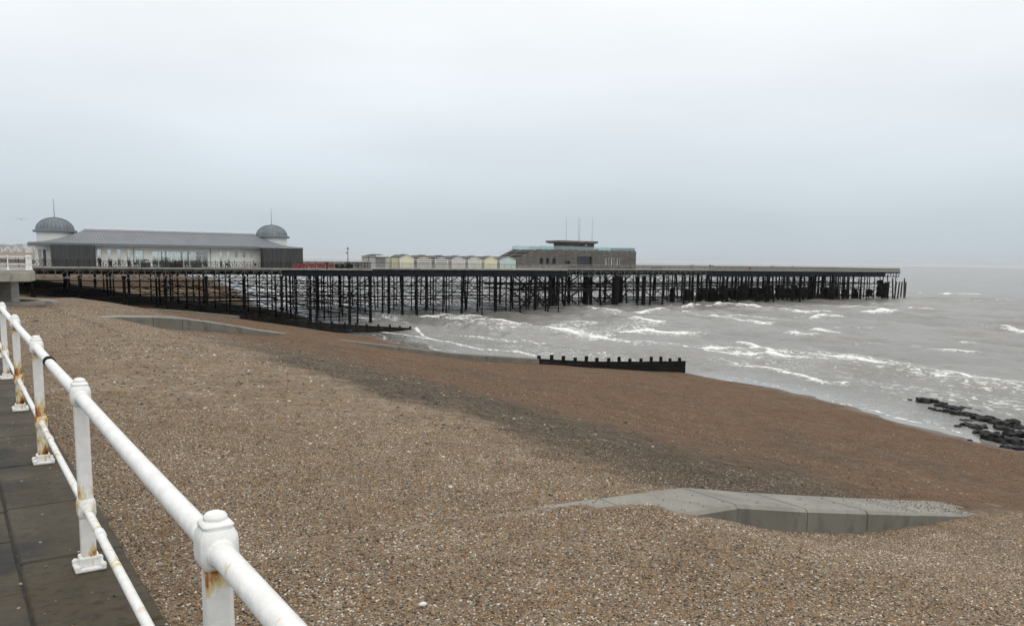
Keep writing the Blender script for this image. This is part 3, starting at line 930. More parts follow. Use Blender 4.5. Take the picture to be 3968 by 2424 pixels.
# ---------------------------------------------------------------- rocks on the foreshore
m = NT('wet_rock')
g = m.geo()
n1, n2 = m.noise(g, 1.5, 6, .6), m.noise(m.mapping(g, (1, 1, 5)), 3.0, 6, .6)
m.set(color=m.mix(m.mr(n1, .35, .7), (.006, .006, .0065), (.02, .019, .019)), rough=m.mr(n2, .3, .7, .45, .7), spec=.15)
m.bump(n2, .8, .08)
M['rock'] = m.mat
ROCKS = [  # centre x, waterline y, width, height in photograph pixels
    (3618, 1511, 24, 6), (3550, 1527, 16, 8), (3574, 1530, 22, 8), (3593, 1533, 20, 8), (3525, 1548, 18, 6), (3580, 1556, 48, 20), (3612, 1556, 44, 16),
    (3655, 1566, 34, 13), (3640, 1575, 36, 18), (3611, 1584, 34, 10), (3680, 1582, 52, 17), (3638, 1593, 36, 12), (3702, 1588, 50, 18), (3675, 1598, 44, 18),
    (3738, 1585, 56, 14), (3710, 1607, 60, 22), (3774, 1592, 50, 10), (3755, 1612, 54, 20), (3745, 1632, 50, 12), (3798, 1630, 66, 26), (3835, 1624, 46, 18),
    (3712, 1653, 34, 12), (3748, 1650, 56, 18), (3790, 1660, 64, 22), (3870, 1645, 76, 26), (3925, 1642, 60, 22), (3890, 1668, 64, 24), (3945, 1662, 60, 22),
    (3800, 1680, 50, 18), (3845, 1700, 90, 34), (3880, 1712, 60, 22), (3925, 1690, 64, 26), (3960, 1690, 70, 28), (3930, 1715, 70, 26), (3758, 1706, 18, 6),
    (3900, 1732, 44, 14), (3948, 1738, 60, 18), (3965, 1722, 60, 20), (4010, 1700, 80, 30), (4020, 1735, 80, 30),
]
for k, (x, y, wd, ht) in enumerate(ROCKS):
    c = atz(x, y, ZS)
    px = c.y / F
    W, H = wd * px * 1.05, max(.16, ht * px * 1.0)
    bm = bmesh.new()
    bmesh.ops.create_icosphere(bm, subdivisions=3, radius=1)
    rk = random.Random(k)
    off = [rk.uniform(0, 9) for _ in range(4)]
    for vv_ in bm.verts:
        co = vv_.co
        nn = .22 * math.sin(co.x * 3.1 + off[0]) * math.cos(co.y * 2.7 + off[1]) + .13 * math.sin(co.y * 6.3 + co.z * 5 + off[2]) + .08 * math.sin(co.x * 11 + off[3]) * math.cos(co.y * 9 + off[0])
        co = co * (1 + nn)
        zt = max(-.6, min(co.z, .62 + .1 * math.sin(co.x * 7 + off[1])))       # flat-bedded tops
        zt = round(zt * 4) / 4 * .5 + zt * .5
        vv_.co = Vector((co.x * W / 2, co.y * W / 2 * rk.uniform(.98, 1.02) * 1.15, zt * H * 1.25))
    me = bpy.data.meshes.new('rock')
    bm.to_mesh(me)
    bm.free()
    me.materials.append(M['rock'])
    me.polygons.foreach_set('use_smooth', [True] * len(me.polygons))
    me.set_sharp_from_angle(angle=R(38))
    o = link('rock', me, None, (c.x, c.y, max(ZS, float(beach_z(c.dot(N), c.dot(Q)))) - .05), rk.uniform(-.4, .4))
    tag(o, 'flat black wet rock in the shallows off the shingle', 'rock', 'black rocks in the shallows')

# ---------------------------------------------------------------- far coast with a town
m = NT('far_hill')
g = m.geo()
zz = m.n('ShaderNodeSeparateXYZ', {0: g}).outputs[2]
n1 = m.noise(g, .012, 6, .65)
c = m.mix(m.mr(n1, .35, .65), (.11, .115, .11), (.22, .22, .21))  # woodland paled to grey: part of the distance haze is put into the colour
c = m.mix(m.mr(m.math('ADD', zz, m.math('MULTIPLY', n1, 8)), 22, 19), c, (.19, .15, .11))
m.set(color=c, rough=.95, spec=.1)
M['hill'] = m.mat
HX = [-700, -420, -200, -80, -20, 15, 40, 62, 80, 100, 118, 140, 170, 210, 260, 330]
HY = [936, 938, 940, 944, 943, 946, 948, 947, 944, 948, 950, 953, 958, 965, 974, 990]
DH = 4300.0
vv, ff = [], []
xs = np.linspace(-700, 330, 130)
rows = 9
for i, x in enumerate(xs):
    top = aty(x, float(np.interp(x, HX, HY)) + .8 * math.sin(x * .35) + .7 * math.sin(x * .9 + 1), DH)
    for r in range(rows):
        k = r / (rows - 1)
        d = DH * (1 - .28 * (1 - k))
        zt = ZS - 2 + (top.z - ZS + 2) * (k ** 1.15)
        vv.append((top.x * d / DH, d, zt + (2.0 * math.sin(i * 1.7 + r * 2.1) if 0 < r < rows - 1 else 0)))
    vv.append((top.x * 1.25, DH * 1.25, -30))
n = rows + 1
for i in range(len(xs) - 1):
    for r in range(n - 1):
        ff.append((i * n + r, (i + 1) * n + r, (i + 1) * n + r + 1, i * n + r + 1))
me = bpy.data.meshes.new('hills')
me.from_pydata(vv, [], ff)
me.materials.append(M['hill'])
me.polygons.foreach_set('use_smooth', [True] * len(me.polygons))
tag(link('hills', me), 'hazy wooded hills of the far coast', None, None, 'structure')
M['town_wall'] = simple('town_wall', (.62, .62, .60), .8, .15, .1)
M['town_roof'] = simple('town_roof', (.14, .11, .10), .9, .2, .1)
for k, (x, y, wd, ht) in enumerate([(117, 966, 31, 6), (30, 957, 9, 4), (48, 967, 12, 4), (12, 968, 9, 4), (62, 955, 7, 3), (75, 966, 8, 4), (88, 958, 9, 3),
                                    (22, 962, 7, 3), (56, 962, 8, 3), (97, 951, 12, 5), (5, 960, 7, 3), (133, 962, 8, 4), (40, 961, 6, 3), (70, 960, 6, 3)]):
    d = DH * (.86 if y > 960 else .93)
    c = aty(x, y, d - 140)
    px = d / F
    W, H = wd * px, ht * px
    t = thing('town_building', 'long white seafront building on the far hazy shore' if k == 0 else 'small pale building of the far hillside town', 'building', c, 0,
              None if k == 0 else 'pale buildings of the far town')
    build('wall', MB().box(-W / 2, W / 2, -6, 6, -14, H * .75), M['town_wall'], t)
    mb = MB()
    mb.add([(-W / 2 - .5, -7, H * .75), (W / 2 + .5, -7, H * .75), (W / 2 + .5, 7, H * .75), (-W / 2 - .5, 7, H * .75), (-W / 2, 0, H), (W / 2, 0, H)],
           [(0, 1, 5, 4), (2, 3, 4, 5), (1, 2, 5), (3, 0, 4), (3, 2, 1, 0)])
    build('roof', mb, M['town_wall'] if k == 0 else M['town_roof'], t)

# ================================================================ white promenade railing
rail = thing('promenade_railing', 'white painted iron railing with rust stains along the edge of the promenade', 'railing', S(.55, Vector((-2.3, 4.21, 0)).dot(Q), 0), SAZ + R(-.4))
Q0 = Vector((-2.3, 4.21, 0)).dot(Q)
RL = Vector((.55, Q0, 0))                       # shore-frame origin of the railing
POSTS = [Q0 + 2.7 * k for k in range(-2, 9)]
def post_meshes():
    shaft = MB()
    pr = [(.037, .055), (.036, .3), (.034, .93)]
    n = 8
    vs_, fs = [], []
    for hw, z in pr:                            # chamfered square, slightly tapered
        c = .009
        vs_ += [(hw - c, -hw, z), (hw, -hw + c, z), (hw, hw - c, z), (hw - c, hw, z), (-hw + c, hw, z), (-hw, hw - c, z), (-hw, -hw + c, z), (-hw + c, -hw, z)]
    for i in range(2):
        fs += [(i * n + k, i * n + (k + 1) % n, (i + 1) * n + (k + 1) % n, (i + 1) * n + k) for k in range(n)]
    fs += [tuple(range(n - 1, -1, -1)), tuple(2 * n + k for k in range(n))]
    shaft.add(vs_, fs)
    def block(z0, z1, hw, crown):
        b = MB()
        pr = [(hw * .80, z0), (hw * .97, z0 + .018), (hw, z0 + .035), (hw, z1 - .03), (hw * .95, z1 - .014), (hw * .80, z1)]
        if crown:
            pr += [(hw * .78, z1 + .002), (hw * .84, z1 + .010), (hw * .70, z1 + .018), (hw * .58, z1 + .02)]
        vs_, fs = [], []
        for h, z in pr:
            c = h * .22
            vs_ += [(h - c, -h, z), (h, -h + c, z), (h, h - c, z), (h - c, h, z), (-h + c, h, z), (-h, h - c, z), (-h, -h + c, z), (-h + c, -h, z)]
        for i in range(len(pr) - 1):
            fs += [(i * 8 + k, i * 8 + (k + 1) % 8, (i + 1) * 8 + (k + 1) % 8, (i + 1) * 8 + k) for k in range(8)]
        fs += [tuple(range(7, -1, -1)), tuple((len(pr) - 1) * 8 + k for k in range(8))]
        b.add(vs_, fs)
        if crown:
            b.lathe([(.030, z1 + .018), (.031, z1 + .028), (.024, z1 + .037), (.010, z1 + .042), (.001, z1 + .043)], 14)
        zc = (z0 + z1) / 2 - (.006 if crown else 0)
        rr_ = .041 if crown else .030
        for s in (-1, 1):                       # swollen sockets where the rails enter
            b.tube((0, s * (hw - .012), zc), (0, s * (hw + .012), zc), rr_, rr_ * .86, 14)
        return b
    cap = block(.905, 1.01, .048, True)
    boss = block(.285, .395, .045, False)
    base = MB()
    base.box(-.076, .076, -.076, .076, .0, .022)
    base.box(-.050, .050, -.050, .050, .020, .075)
    bolts = MB().lathe([(.017, .02), (.017, .034), (.010, .042), (.001, .044)], 8)
    return [('shaft', shaft, False), ('cap', cap, True), ('boss', boss, True), ('base_plate', base, False), ('bolt', bolts, True)]
PM = [(nm, b.mesh(nm, M['white'], sm, 40 if sm else None)) for nm, b, sm in post_meshes()]
RUST = {0: .2, 1: .36, 2: .24, 3: .34, 4: .36, 5: .25, 6: .15}
for k, q in enumerate(POSTS):
    po = link('post', PM[0][1], rail, Vector((.55, q, 0)) - RL)
    po['rust'] = RUST.get(k, .1)
    bevel(po, .004, 1)
    for nm, me in PM[1:]:
        if nm == 'bolt':
            for sx, sy in ((1, 1), (1, -1), (-1, 1), (-1, -1)):
                link(nm, me, po, (sx * .061, sy * .061, 0))['rust'] = .1
            continue
        c = link(nm, me, po)
        c['rust'] = RUST.get(k, .1) * (.9 if nm == 'boss' else .45 if nm == 'base_plate' else .7)
        if nm == 'base_plate': bevel(c, .008, 2)
        elif nm in ('cap', 'boss'): bevel(c, .004, 2)
for nm, z, r, n in (('upper_rail', .952, .032, 20), ('lower_rail', .338, .0205, 16)):
    for i, (a, b) in enumerate(zip(POSTS[:-1], POSTS[1:])):
        mb = MB()
        sag = [-.0, -.004, -.006, -.004, 0]
        pts = [Vector((.55, a + (b - a) * k / 4, z + sag[k])) - RL for k in range(5)]
        vs_, fs = [], []
        for p_ in pts:
            vs_ += [(p_.x + r * math.cos(t * 2 * math.pi / n), p_.y, p_.z + r * math.sin(t * 2 * math.pi / n)) for t in range(n)]
        for j in range(4):
            fs += [(j * n + t, j * n + (t + 1) % n, (j + 1) * n + (t + 1) % n, (j + 1) * n + t) for t in range(n)]
        mb.add(vs_, fs)
        ro = build(nm, mb, M['white'], rail, smooth=True)
        ro['rust'] = .42 if i == 0 and nm == 'upper_rail' else .16
        # sleeve joint on the pipe
        if (nm == 'lower_rail' and i in (1, 2, 3)) or (nm == 'upper_rail' and i == 2):
            qj = a + (.72 if nm == 'lower_rail' else .60) * (b - a) if i != 1 else a + .80 * (b - a)
            js = MB().tube(Vector((.55, qj, z)) - RL, Vector((.55, qj + .07, z)) - RL, r * 1.22, r * 1.22, n)
            j = build('sleeve', js, M['white'] if nm == 'lower_rail' else M['girder_dark'], ro, smooth=True, auto=40)
            if nm == 'upper_rail': j.scale = (1, 1, 1)
            j['rust'] = .05

# ================================================================ raised concrete platform over the beach
plat = thing('raised_platform', 'raised concrete deck on a square column with a round concrete footing', 'platform', (-41, 63.6, -2.6), 0)
PO = Vector((-41, 63.6, -2.6))
def rel(x, y, z): return Vector((x, y, z)) - PO
outline = [(-62, 60.6), (-38.6, 61.3), (-37.5, 62.2), (-38.9, 65.3), (-47, 78), (-62, 84)]
mb = MB().prism([(x - PO.x, y - PO.y) for x, y in outline], -.42 - PO.z, .36 - PO.z)
bevel(build('slab', mb, M['concrete_stained'], plat), .05, 2)
mb = MB().prism([(x - PO.x + (.25 if x < -50 else -.22), y - PO.y + (.2 if y < 70 else -.2)) for x, y in outline], .36 - PO.z, .44 - PO.z)
build('paving', mb, M['kerb'], plat)
mb = MB().box(-.02, .95, .3, 1.35, -.2, 2.19)
bevel(build('column', mb, M['concrete_pale'], plat), .03, 1)
tor = MB()
n1_, n2_ = 40, 12
vs_, fs = [], []
for i in range(n1_):
    a = i * 2 * math.pi / n1_
    for j in range(n2_):
        b = j * 2 * math.pi / n2_
        rr_ = 2.75 + .48 * math.cos(b)
        vs_.append((rr_ * math.cos(a), rr_ * math.sin(a) * .8, .02 + .36 * math.sin(b)))
for i in range(n1_):
    for j in range(n2_):
        fs.append((i * n2_ + j, ((i + 1) % n1_) * n2_ + j, ((i + 1) % n1_) * n2_ + (j + 1) % n2_, i * n2_ + (j + 1) % n2_))
tor.add(vs_, fs)
build('footing_ring', tor, M['concrete_moss'], plat, (-.05, .6, .22), smooth=True)
pr_ = thing('platform_railing', 'white two-rail railing round the raised concrete platform', 'railing', (-41, 63.6, .44), 0)
PRO = Vector((-41, 63.6, .44))
line = [Vector((-61.5, 60.95, .44)), Vector((-38.75, 61.6, .44)), Vector((-37.8, 62.4, .44)), Vector((-39.1, 65.2, .44)), Vector((-47, 77.6, .44))]
pm = MB().lathe([(.11, 0), (.10, .05), (.055, .13), (.05, .5), (.058, .55), (.045, .6), (.043, 1.02), (.06, 1.06), (.05, 1.13), (.02, 1.16)], 10).mesh('post', M['white'], True)
for a, b in zip(line[:-1], line[1:]):
    L_ = (b - a).length
    nn = max(1, round(L_ / 1.5))
    for k in range(nn):
        p_ = a.lerp(b, k / nn)
        o = link('post', pm, pr_, p_ - PRO)
        o['rust'] = .0
    for nm, z, r in (('upper_rail', 1.06, .04), ('lower_rail', .52, .032)):
        o = build(nm, MB().tube(a - PRO + Vector((0, 0, z)), b - PRO + Vector((0, 0, z)), r, r, 10), M['white'], pr_, smooth=True)
        o['rust'] = .0
ap = MB()
a, b = aty(-260, 1143, 72), aty(215, 1165, 72)
ap.beam(a - Vector((0, 0, .3)), b - Vector((0, 0, .3)), 1.2, .6)
c0 = (a + b) / 2
ap.v = [tuple(Vector(x) - c0) for x in ap.v]
tag(build('concrete_kerb', ap, M['concrete_pale'], None, c0), 'pale concrete ledge on the shingle behind the round footing', 'ledge')

# ================================================================ the pier
S1, S2, S3 = 60.0, 117.0, 281.0
T1, T2, T3, TB = 148.4, 161.8, 177.6, 204.0
pier = thing('pier', 'long Victorian iron pier on a forest of black piles reaching out to sea', 'pier', P(60, 175, ZS), PAZ)
PZ = Vector((60, 175, ZS))
def L3(s, t, z): return Vector((s, t, z)) - PZ
def pbox(mb, s0, s1, t0, t1, z0, z1, mi=0): return mb.box(s0 - PZ.x, s1 - PZ.x, t0 - PZ.y, t1 - PZ.y, z0 - PZ.z, z1 - PZ.z, mi)
DECKS = [(-10, S1, T1), (S1 + .02, S2, T2), (S2 + .02, S3, T3)]
for a, b, t in DECKS:
    build('deck', pbox(MB(), a, b, t + .12, TB, ZD - .22, ZD), M['deck'], pier)
    build('kerb', pbox(MB(), a - .05, b + .1, t - .08, t + .10, ZD - .24, ZD + .05), M['kerb'], pier)
    # cross joists showing as small ends under the kerb
    mb = MB()
    s = a + .6
    while s < b:
        pbox(mb, s - .06, s + .06, t + .02, TB - .3, ZD - .62, ZD - .245)
        s += 1.65
    o = build('joists', mb, M['girder_dark'], pier)
    o['kind'] = 'stuff'
for s, t0, t1 in ((S1, T1, T2), (S2, T2, T3), (S3, T3, TB)):
    build('end_kerb', pbox(MB(), s + .02, s + .14, t0 - .06, t1, ZD - .24, ZD + .045), M['kerb'], pier)
# --- edge trusses
def truss(a, b, t, z0, z1, panel, mat, wdt=.14, pattern='in', bay=4):
    root = link('truss', MB().mesh('truss', mat), pier)
    mb = MB()
    mb.beam(L3(a, t, z1), L3(b, t, z1), .18, .16)
    build('top_chord', mb, mat, root)
    mb = MB()
    mb.beam(L3(a, t, z0), L3(b, t, z0), .2, .18)
    build('bottom_chord', mb, mat, root)
    n = int(round((b - a) / panel))
    for k in range(n + 1):
        s = a + k * panel
        build('vertical', MB().beam(L3(s, t, z0), L3(s, t, ZD - .25), wdt, wdt, up=(0, 1, 0)), mat, root)
        if k < n:
            ph = k % bay
            dn = ph < bay / 2
            z_a, z_b = (z1, z0) if dn else (z0, z1)
            build('diagonal', MB().beam(L3(s + .1, t - .01, z_a), L3(s + panel - .1, t - .01, z_b), .07, .11, up=(0, 1, 0)), mat, root)
            build('gusset', MB().box(s - .28 - PZ.x, s + .28 - PZ.x, t - .05 - PZ.y, t - .02 - PZ.y, z0 - .02 - PZ.z, z0 + .3 - PZ.z), mat, root)
    return root
truss(-10.5, 42.3, T1 + .3, -2.02, -.80, 1.65, M['girder_grey'], .12)
truss(S2 - .5, 181.0, T3 + .3, -2.25, -.95, 2.15, M['girder_grey'], .14, bay=2)
truss(272.2, S3 - .4, T3 + .3, -2.3, -.95, 1.7, M['girder_dark'], .16, bay=2)
# --- deep girders everywhere behind and beyond
def girder(s0, s1, t, z0, z1, mat=None):
    build('girder', pbox(MB(), s0, s1, t - .1, t + .1, z0, z1), mat or M['girder_dark'], pier)
for t, zb in ((154.6, -1.5), (161.4, -1.7), (168.2, -1.55), (175.2, -1.75), (183, -1.6), (191, -1.6), (199, -1.7)):
    girder(-10, S1 - .3, t, zb, ZD - .63)
girder(42.5, S1 - .1, T1 + .3, -1.72, ZD - .25)
for t, zb in ((168.2, -1.75), (175.0, -1.9), (183, -1.8), (191, -1.9), (199, -1.8)):
    girder(S1 + .2, S2 - .3, t, zb, ZD - .63)
girder(S1 + .2, S2, T2 + .3, -2.1, ZD - .25)
for t, zb in ((184.4, -2.0), (191.2, -2.1), (198, -2.0), (202.5, -2.0)):
    girder(S2 + .2, S3 - .4, t, zb, ZD - .63)
girder(181.1, 272.0, T3 + .3, -2.35, ZD - .25)
# --- piles
def pile_mesh(r, flange=True, top=-1.7, low=-13.2, seed=0):
    rk = random.Random(seed)
    pr = [(r * 1.2, low), (r * 1.2, -9.8), (r * 1.05, -9.2)]
    if flange:
        for z in (-7.4 + rk.uniform(-.5, .5), -4.6 + rk.uniform(-.5, .5)):
            pr += [(r, z - .16), (r * 1.75, z - .12), (r * 1.75, z + .12), (r, z + .16)]
    pr += [(r * .95, top - .7), (r * 1.5, top - .2), (r * 1.6, top)]
    return MB().lathe([(a, b - ZS) for a, b in pr], 10)
PILE = [pile_mesh(.12, True, seed=1), pile_mesh(.155, True, seed=2), pile_mesh(.19, False, seed=3), pile_mesh(.26, True, seed=4)]
PILE = [b.mesh('pile', M['pile_iron'], True, 50) for b in PILE]
sq = MB().box(-.24, .24, -.24, .24, -13.2 - ZS, -1.6 - ZS).mesh('pile', M['timber_black'])
PILE.append(sq)
pile_pos = []
def add_pile(s, t, k=None, lean=0.0):
    k = random.choice((0, 1, 1, 2)) if k is None else k
    o = link('pile', PILE[k], pier, L3(s, t, ZS))
    o.rotation_euler = (random.uniform(-.008, .008), lean + random.uniform(-.006, .006), random.uniform(0, 3))
    pile_pos.append((s, t))
    return o
def shore_under(s, t):
    w_ = P(s, t)
    return float(beach_z(w_.dot(N), w_.dot(Q)))
ROWS1 = (T1 + .35, 155.6, 162.8, 171.5, 181.0, 191.0, 201.0)
for i, t in enumerate(ROWS1):
    for k in range(-1, 9):
        s = 2.7 + 6.6 * k + (0 if i == 0 else random.uniform(-1.2, 1.2))
        add_pile(s, t, 3 if i == 0 and k % 2 == 0 else (1 if i == 0 else None))
add_pile(S1 - .2, T1 + .35, 3)
for s in (44.9, 47.6, 51.8, 57.2): add_pile(s, T1 + .6, random.choice((0, 1)))
ROWS2 = (T2 + .35, 168.6, 176, 185, 195, 202.5)
for i, t in enumerate(ROWS2):
    for k in range(12 if i else 15):
        s = S1 + 1.2 + (4.9 if i else 3.85) * k + random.uniform(-.9, .9)
        add_pile(s, t, random.choice((0, 1, 1, 3)) if i == 0 else None, random.choice((0, 0, 0, 0, .05, -.05)))
ROWS3 = (T3 + .35, 184.2, 191, 197.5, 203.4)
for i, t in enumerate(ROWS3):
    k, s = 0, S2 + 2
    while s < S3 - .5 and len(pile_pos) < 300:
        add_pile(s, t, random.choice((1, 2, 3, 3)) if i == 0 else random.choice((1, 1, 2, 4)), random.choice((0, 0, 0, .06, -.06, .09)))
        s += (4.4 if i == 0 else 6.6) + random.uniform(-.8, .8)
# --- horizontal struts between the piles, row by row
def strut(s0, s1, t0, t1, z0, z1, w_):
    build('strut', MB().beam(L3(s0, t0, z0), L3(s1, t1, z1), w_, w_ * 1.1), M['pile_iron'], pier)
for i, t in enumerate(ROWS1):
    for z in (-3.6, -5.1, -6.7, -8.3, -9.9):
        s0 = -8
        while shore_under(s0, t) > z - .3 and s0 < 58: s0 += 1
        if s0 < 52 and random.random() < .85:
            strut(s0 - 3, S1 - .2, t + .2, t + .2, z + random.uniform(-.25, .25), z + random.uniform(-.3, .1), random.choice((.10, .13, .17)))
for s in [2.7 + 6.6 * k for k in range(3, 9)] + [S1 - .3]:
    for z in (-4.4, -6.0, -7.6, -9.2):
        if shore_under(s, 170) < z:
            strut(s, s + random.uniform(-1, 1), T1 + .3, 201, z, z + random.uniform(-.9, .9), random.choice((.10, .14)))
for i, t in enumerate(ROWS2):
    for z in (-4.0, -5.6, -7.2, -9.6):
        if random.random() < .8:
            strut(S1 + .5, S2 - .5, t + .2, t + .2, z + random.uniform(-.3, .3), z + random.uniform(-.3, .3), random.choice((.08, .11, .15)))
for i, t in enumerate(ROWS3):
    for z in (-4.9, -6.2, -9.6):
        strut(S2 - 3, S3 - random.uniform(.5, 8), t + .2, t + .2, z + random.uniform(-.2, .2), z + random.uniform(-.2, .2), random.choice((.12, .18, .22)))
for s in np.arange(S1 + 3, S3 - 4, 9.0):
    t0 = T2 if s < S2 else T3
    for z in (-4.6, -7.0, -9.3):
        strut(s, s + random.uniform(-2, 2), t0 + .3, 203, z, z + random.uniform(-.8, .8), random.choice((.09, .13)))
# --- thin tie rods
rods = {0: MB(), 1: MB(), 2: MB()}
for rows, sa, sb, bay, key in ((ROWS1, 22, S1, 6.6, 0), (ROWS2, S1, S2, 4.9, 1), (ROWS3, S2, S3, 5.4, 2)):
    for t in rows:
        s = sa
        while s + bay <= sb + .5:
            for za, zb in ((-2.1, -5.6), (-5.6, -9.3)):
                if shore_under(s, t) < zb - .2:
                    j = random.uniform(-.4, .4)
                    r = random.choice((.03, .04, .055))
                    if random.random() < (.6 if key == 0 else .95):
                        rods[key].tube(L3(s, t, za + j), L3(s + bay, t, zb + j), r, r, 4)
                    if random.random() < (.6 if key == 0 else .95):
                        rods[key].tube(L3(s, t, zb + j), L3(s + bay, t, za + j), r, r, 4)
            if random.random() < .6 and key > 0:      # rods running across the pier
                t2 = t + random.uniform(6, 9)
                rods[key].tube(L3(s, t, -2.2), L3(s + random.uniform(-2, 2), t2, -6 + random.uniform(-1, 1)), .035, .035, 4)
                rods[key].tube(L3(s, t, -6.2), L3(s + random.uniform(-2, 2), t2, -2.4), .03, .03, 4)
            s += bay
for k, b in rods.items():
    o = build('tie_rods', b, M['pile_iron'], pier)
    o['kind'] = 'stuff'
# --- heavy timber trestles below the middle of the pier
def xs(px, t): return att(px, 1100, t)[0]
for a, b, t in ((1990, 2050, 172), (2075, 2130, 166), (2075, 2015, 166), (2160, 2235, 180), (2245, 2180, 182), (2262, 2320, 184), (2335, 2380, T3 + 1), (2390, 2330, T3 + 1),
                (2060, 2110, 170), (2300, 2250, 182), (2440, 2400, 186), (2150, 2100, 176)):
    s0, s1 = xs(a, t), xs(b, t)
    for za, zb in ((-2.1, -5.4), (-6.2, -9.9)):
        build('trestle_brace', MB().beam(L3(s0, t, za), L3(s1, t, zb), .30, .34), M['timber_black'], pier)
for a, b, t, z in ((1985, 2310, 172, -5.7), (1985, 2310, 180, -5.9), (2080, 2420, 186, -5.6)):
    build('trestle_beam', MB().beam(L3(xs(a, t), t, z), L3(xs(b, t), t, z), .34, .4), M['timber_black'], pier)
for px, t, r in ((2075, 165, .42), (2132, 176, .5), (2145, 182, .55), (2160, 178, .42), (2205, 186, .5), (2268, 184, .7), (2275, 180, .5), (2290, 188, .5), (2385, T3 + .8, 1.05), (2400, T3 + 4, .7), (2495, T3 + .6, .62)):
    build('caisson', MB().lathe([(r * 1.02, -13 - ZS), (r, -9 - ZS), (r * .96, -2 - ZS)], 14), M['pile_iron'], pier, L3(xs(px, t), t, ZS), smooth=True, auto=50)
# --- weed-hung clusters of old piles near the seaward end
def encrusted(s, t, wd, z0, z1, seed):
    rk = random.Random(seed)
    bm = bmesh.new()
    bmesh.ops.create_cube(bm, size=1)
    bmesh.ops.subdivide_edges(bm, edges=bm.edges[:], cuts=5, use_grid_fill=True)
    for vv_ in bm.verts:
        c = vv_.co.copy()
        k = 1 + .14 * math.sin(c.z * 13 + seed) + .10 * math.sin(c.z * 29 + c.x * 7 + seed * 2)
        zt = c.z
        if c.z > .45: zt += rk.uniform(-.16, .10)
        if c.z < -.45: zt += rk.uniform(-.06, .14)
        vv_.co = Vector((c.x * wd * k + rk.uniform(-.08, .08), c.y * 1.6 * k + rk.uniform(-.1, .1), (z0 + z1) / 2 - ZS + zt * (z1 - z0)))
    me = bpy.data.meshes.new('encrusted_piles')
    bm.to_mesh(me)
    bm.free()
    me.materials.append(M['pile_iron'])
    return link('encrusted_piles', me, pier, L3(s, t, ZS))
for k, (px, wpx, yt, yb, t) in enumerate([(2606, 20, 1122, 1158, 183), (2664, 28, 1118, 1185, 181), (2722, 34, 1118, 1180, 182), (2760, 40, 1114, 1152, 184), (2800, 42, 1112, 1160, 181),
                                          (2838, 40, 1110, 1165, 184), (2880, 56, 1108, 1172, 181), (2925, 50, 1110, 1175, 183), (2975, 40, 1112, 1160, 182), (2950, 60, 1112, 1168, 186),
                                          (3020, 44, 1112, 1165, 183), (3045, 50, 1112, 1150, 185), (3078, 36, 1110, 1140, 184), (3110, 40, 1110, 1150, 182), (3145, 40, 1112, 1140, 185),
                                          (3195, 34, 1112, 1140, 184), (3206, 22, 1118, 1160, 182), (3275, 22, 1116, 1163, 181), (3312, 18, 1122, 1155, 183), (3370, 24, 1118, 1162, 182),
                                          (3410, 18, 1090, 1162, 180), (3430, 14, 1092, 1168, 182)]):
    s, zt = att(px, yt, t)
    _, zb = att(px, yb, t)
    s0, s1 = att(px - wpx / 2, yt, t)[0], att(px + wpx / 2, yt, t)[0]
    encrusted(s, t, (s1 - s0) * (.62 if k % 2 else .42), (-9.6 if k % 3 else -11.6), zt - (.5 if k % 2 else -.2), k)
for k, px in enumerate(np.linspace(2680, 3330, 34)):
    t = random.choice((180.5, 183, 186, 188))
    s = att(px + random.uniform(-6, 6), 1120, t)[0]
    build('thick_pile', MB().lathe([(.5, -13 - ZS), (.46, -8 - ZS), (.30, -6 - ZS), (.26, -1.8 - ZS)], 9), M['pile_iron'], pier, L3(s, t, ZS), smooth=True, auto=50)

# --- old timber piles standing free beyond the end of the pier
for k, (x0, y0, x1, y1, tip, t) in enumerate([(3446, 1090, 3438, 1160, 0, 181), (3459, 1075, 3459, 1170, 1, 179), (3474, 1090, 3466, 1160, 0, 183), (3486, 1091, 3477, 1166, 0, 180.5),
                                              (3496, 1091, 3489, 1160, 0, 184), (3505, 1076, 3502, 1166, 1, 180.5), (3511, 1092, 3506, 1150, 0, 185)]):
    s0, z0 = att(x1, y1, t)
    s1, z1 = att(x0, y0, t)
    h = z1 - ZS
    r = .30
    lx = (s1 - s0)
    mb = MB()
    zt = [(r * .95, -2.5), (r, 0), (r * .97, h * .5), (r * .92, h - (.9 if tip else .12))] + ([(r * .6, h - .25), (r * .15, h)] if tip else [(r * .86, h)])
    mb.lathe([(a, b) for a, b in zt], 9)
    mb.v = [(x + lx * max(0, z) / h, y, z) for x, y, z in mb.v]
    o = build('old_timber_pile', mb, M['timber_grey'], None, P(s0, t, ZS), PAZ, smooth=True, auto=50)
    tag(o, 'freestanding old timber pile with a pointed top past the pier end' if tip else 'freestanding old timber pile with a sawn flat top past the pier end', 'pile', 'old piles standing free of the pier')
for k, (x, y, wd, ht) in enumerate([(3511, 1160, 8, 8), (3522, 1156, 6, 6), (3534, 1161, 5, 3), (3568, 1157, 5, 5), (3404, 1152, 6, 8)]):
    c = atz(x, y + 1, ZS)
    px = c.y / F
    mb = MB().lathe([(wd * px * .5, -2), (wd * px * .5, ht * px * .6), (wd * px * .34, ht * px * .95), (.05, ht * px)], 8)
    mb.v = [(a + .25 * max(0, z), b, z) for a, b, z in mb.v]
    tag(build('pile_stump', mb, M['timber_grey'], None, c), 'broken stump of a timber pile just above the waves', 'pile stump', 'pile stumps off the pier end')

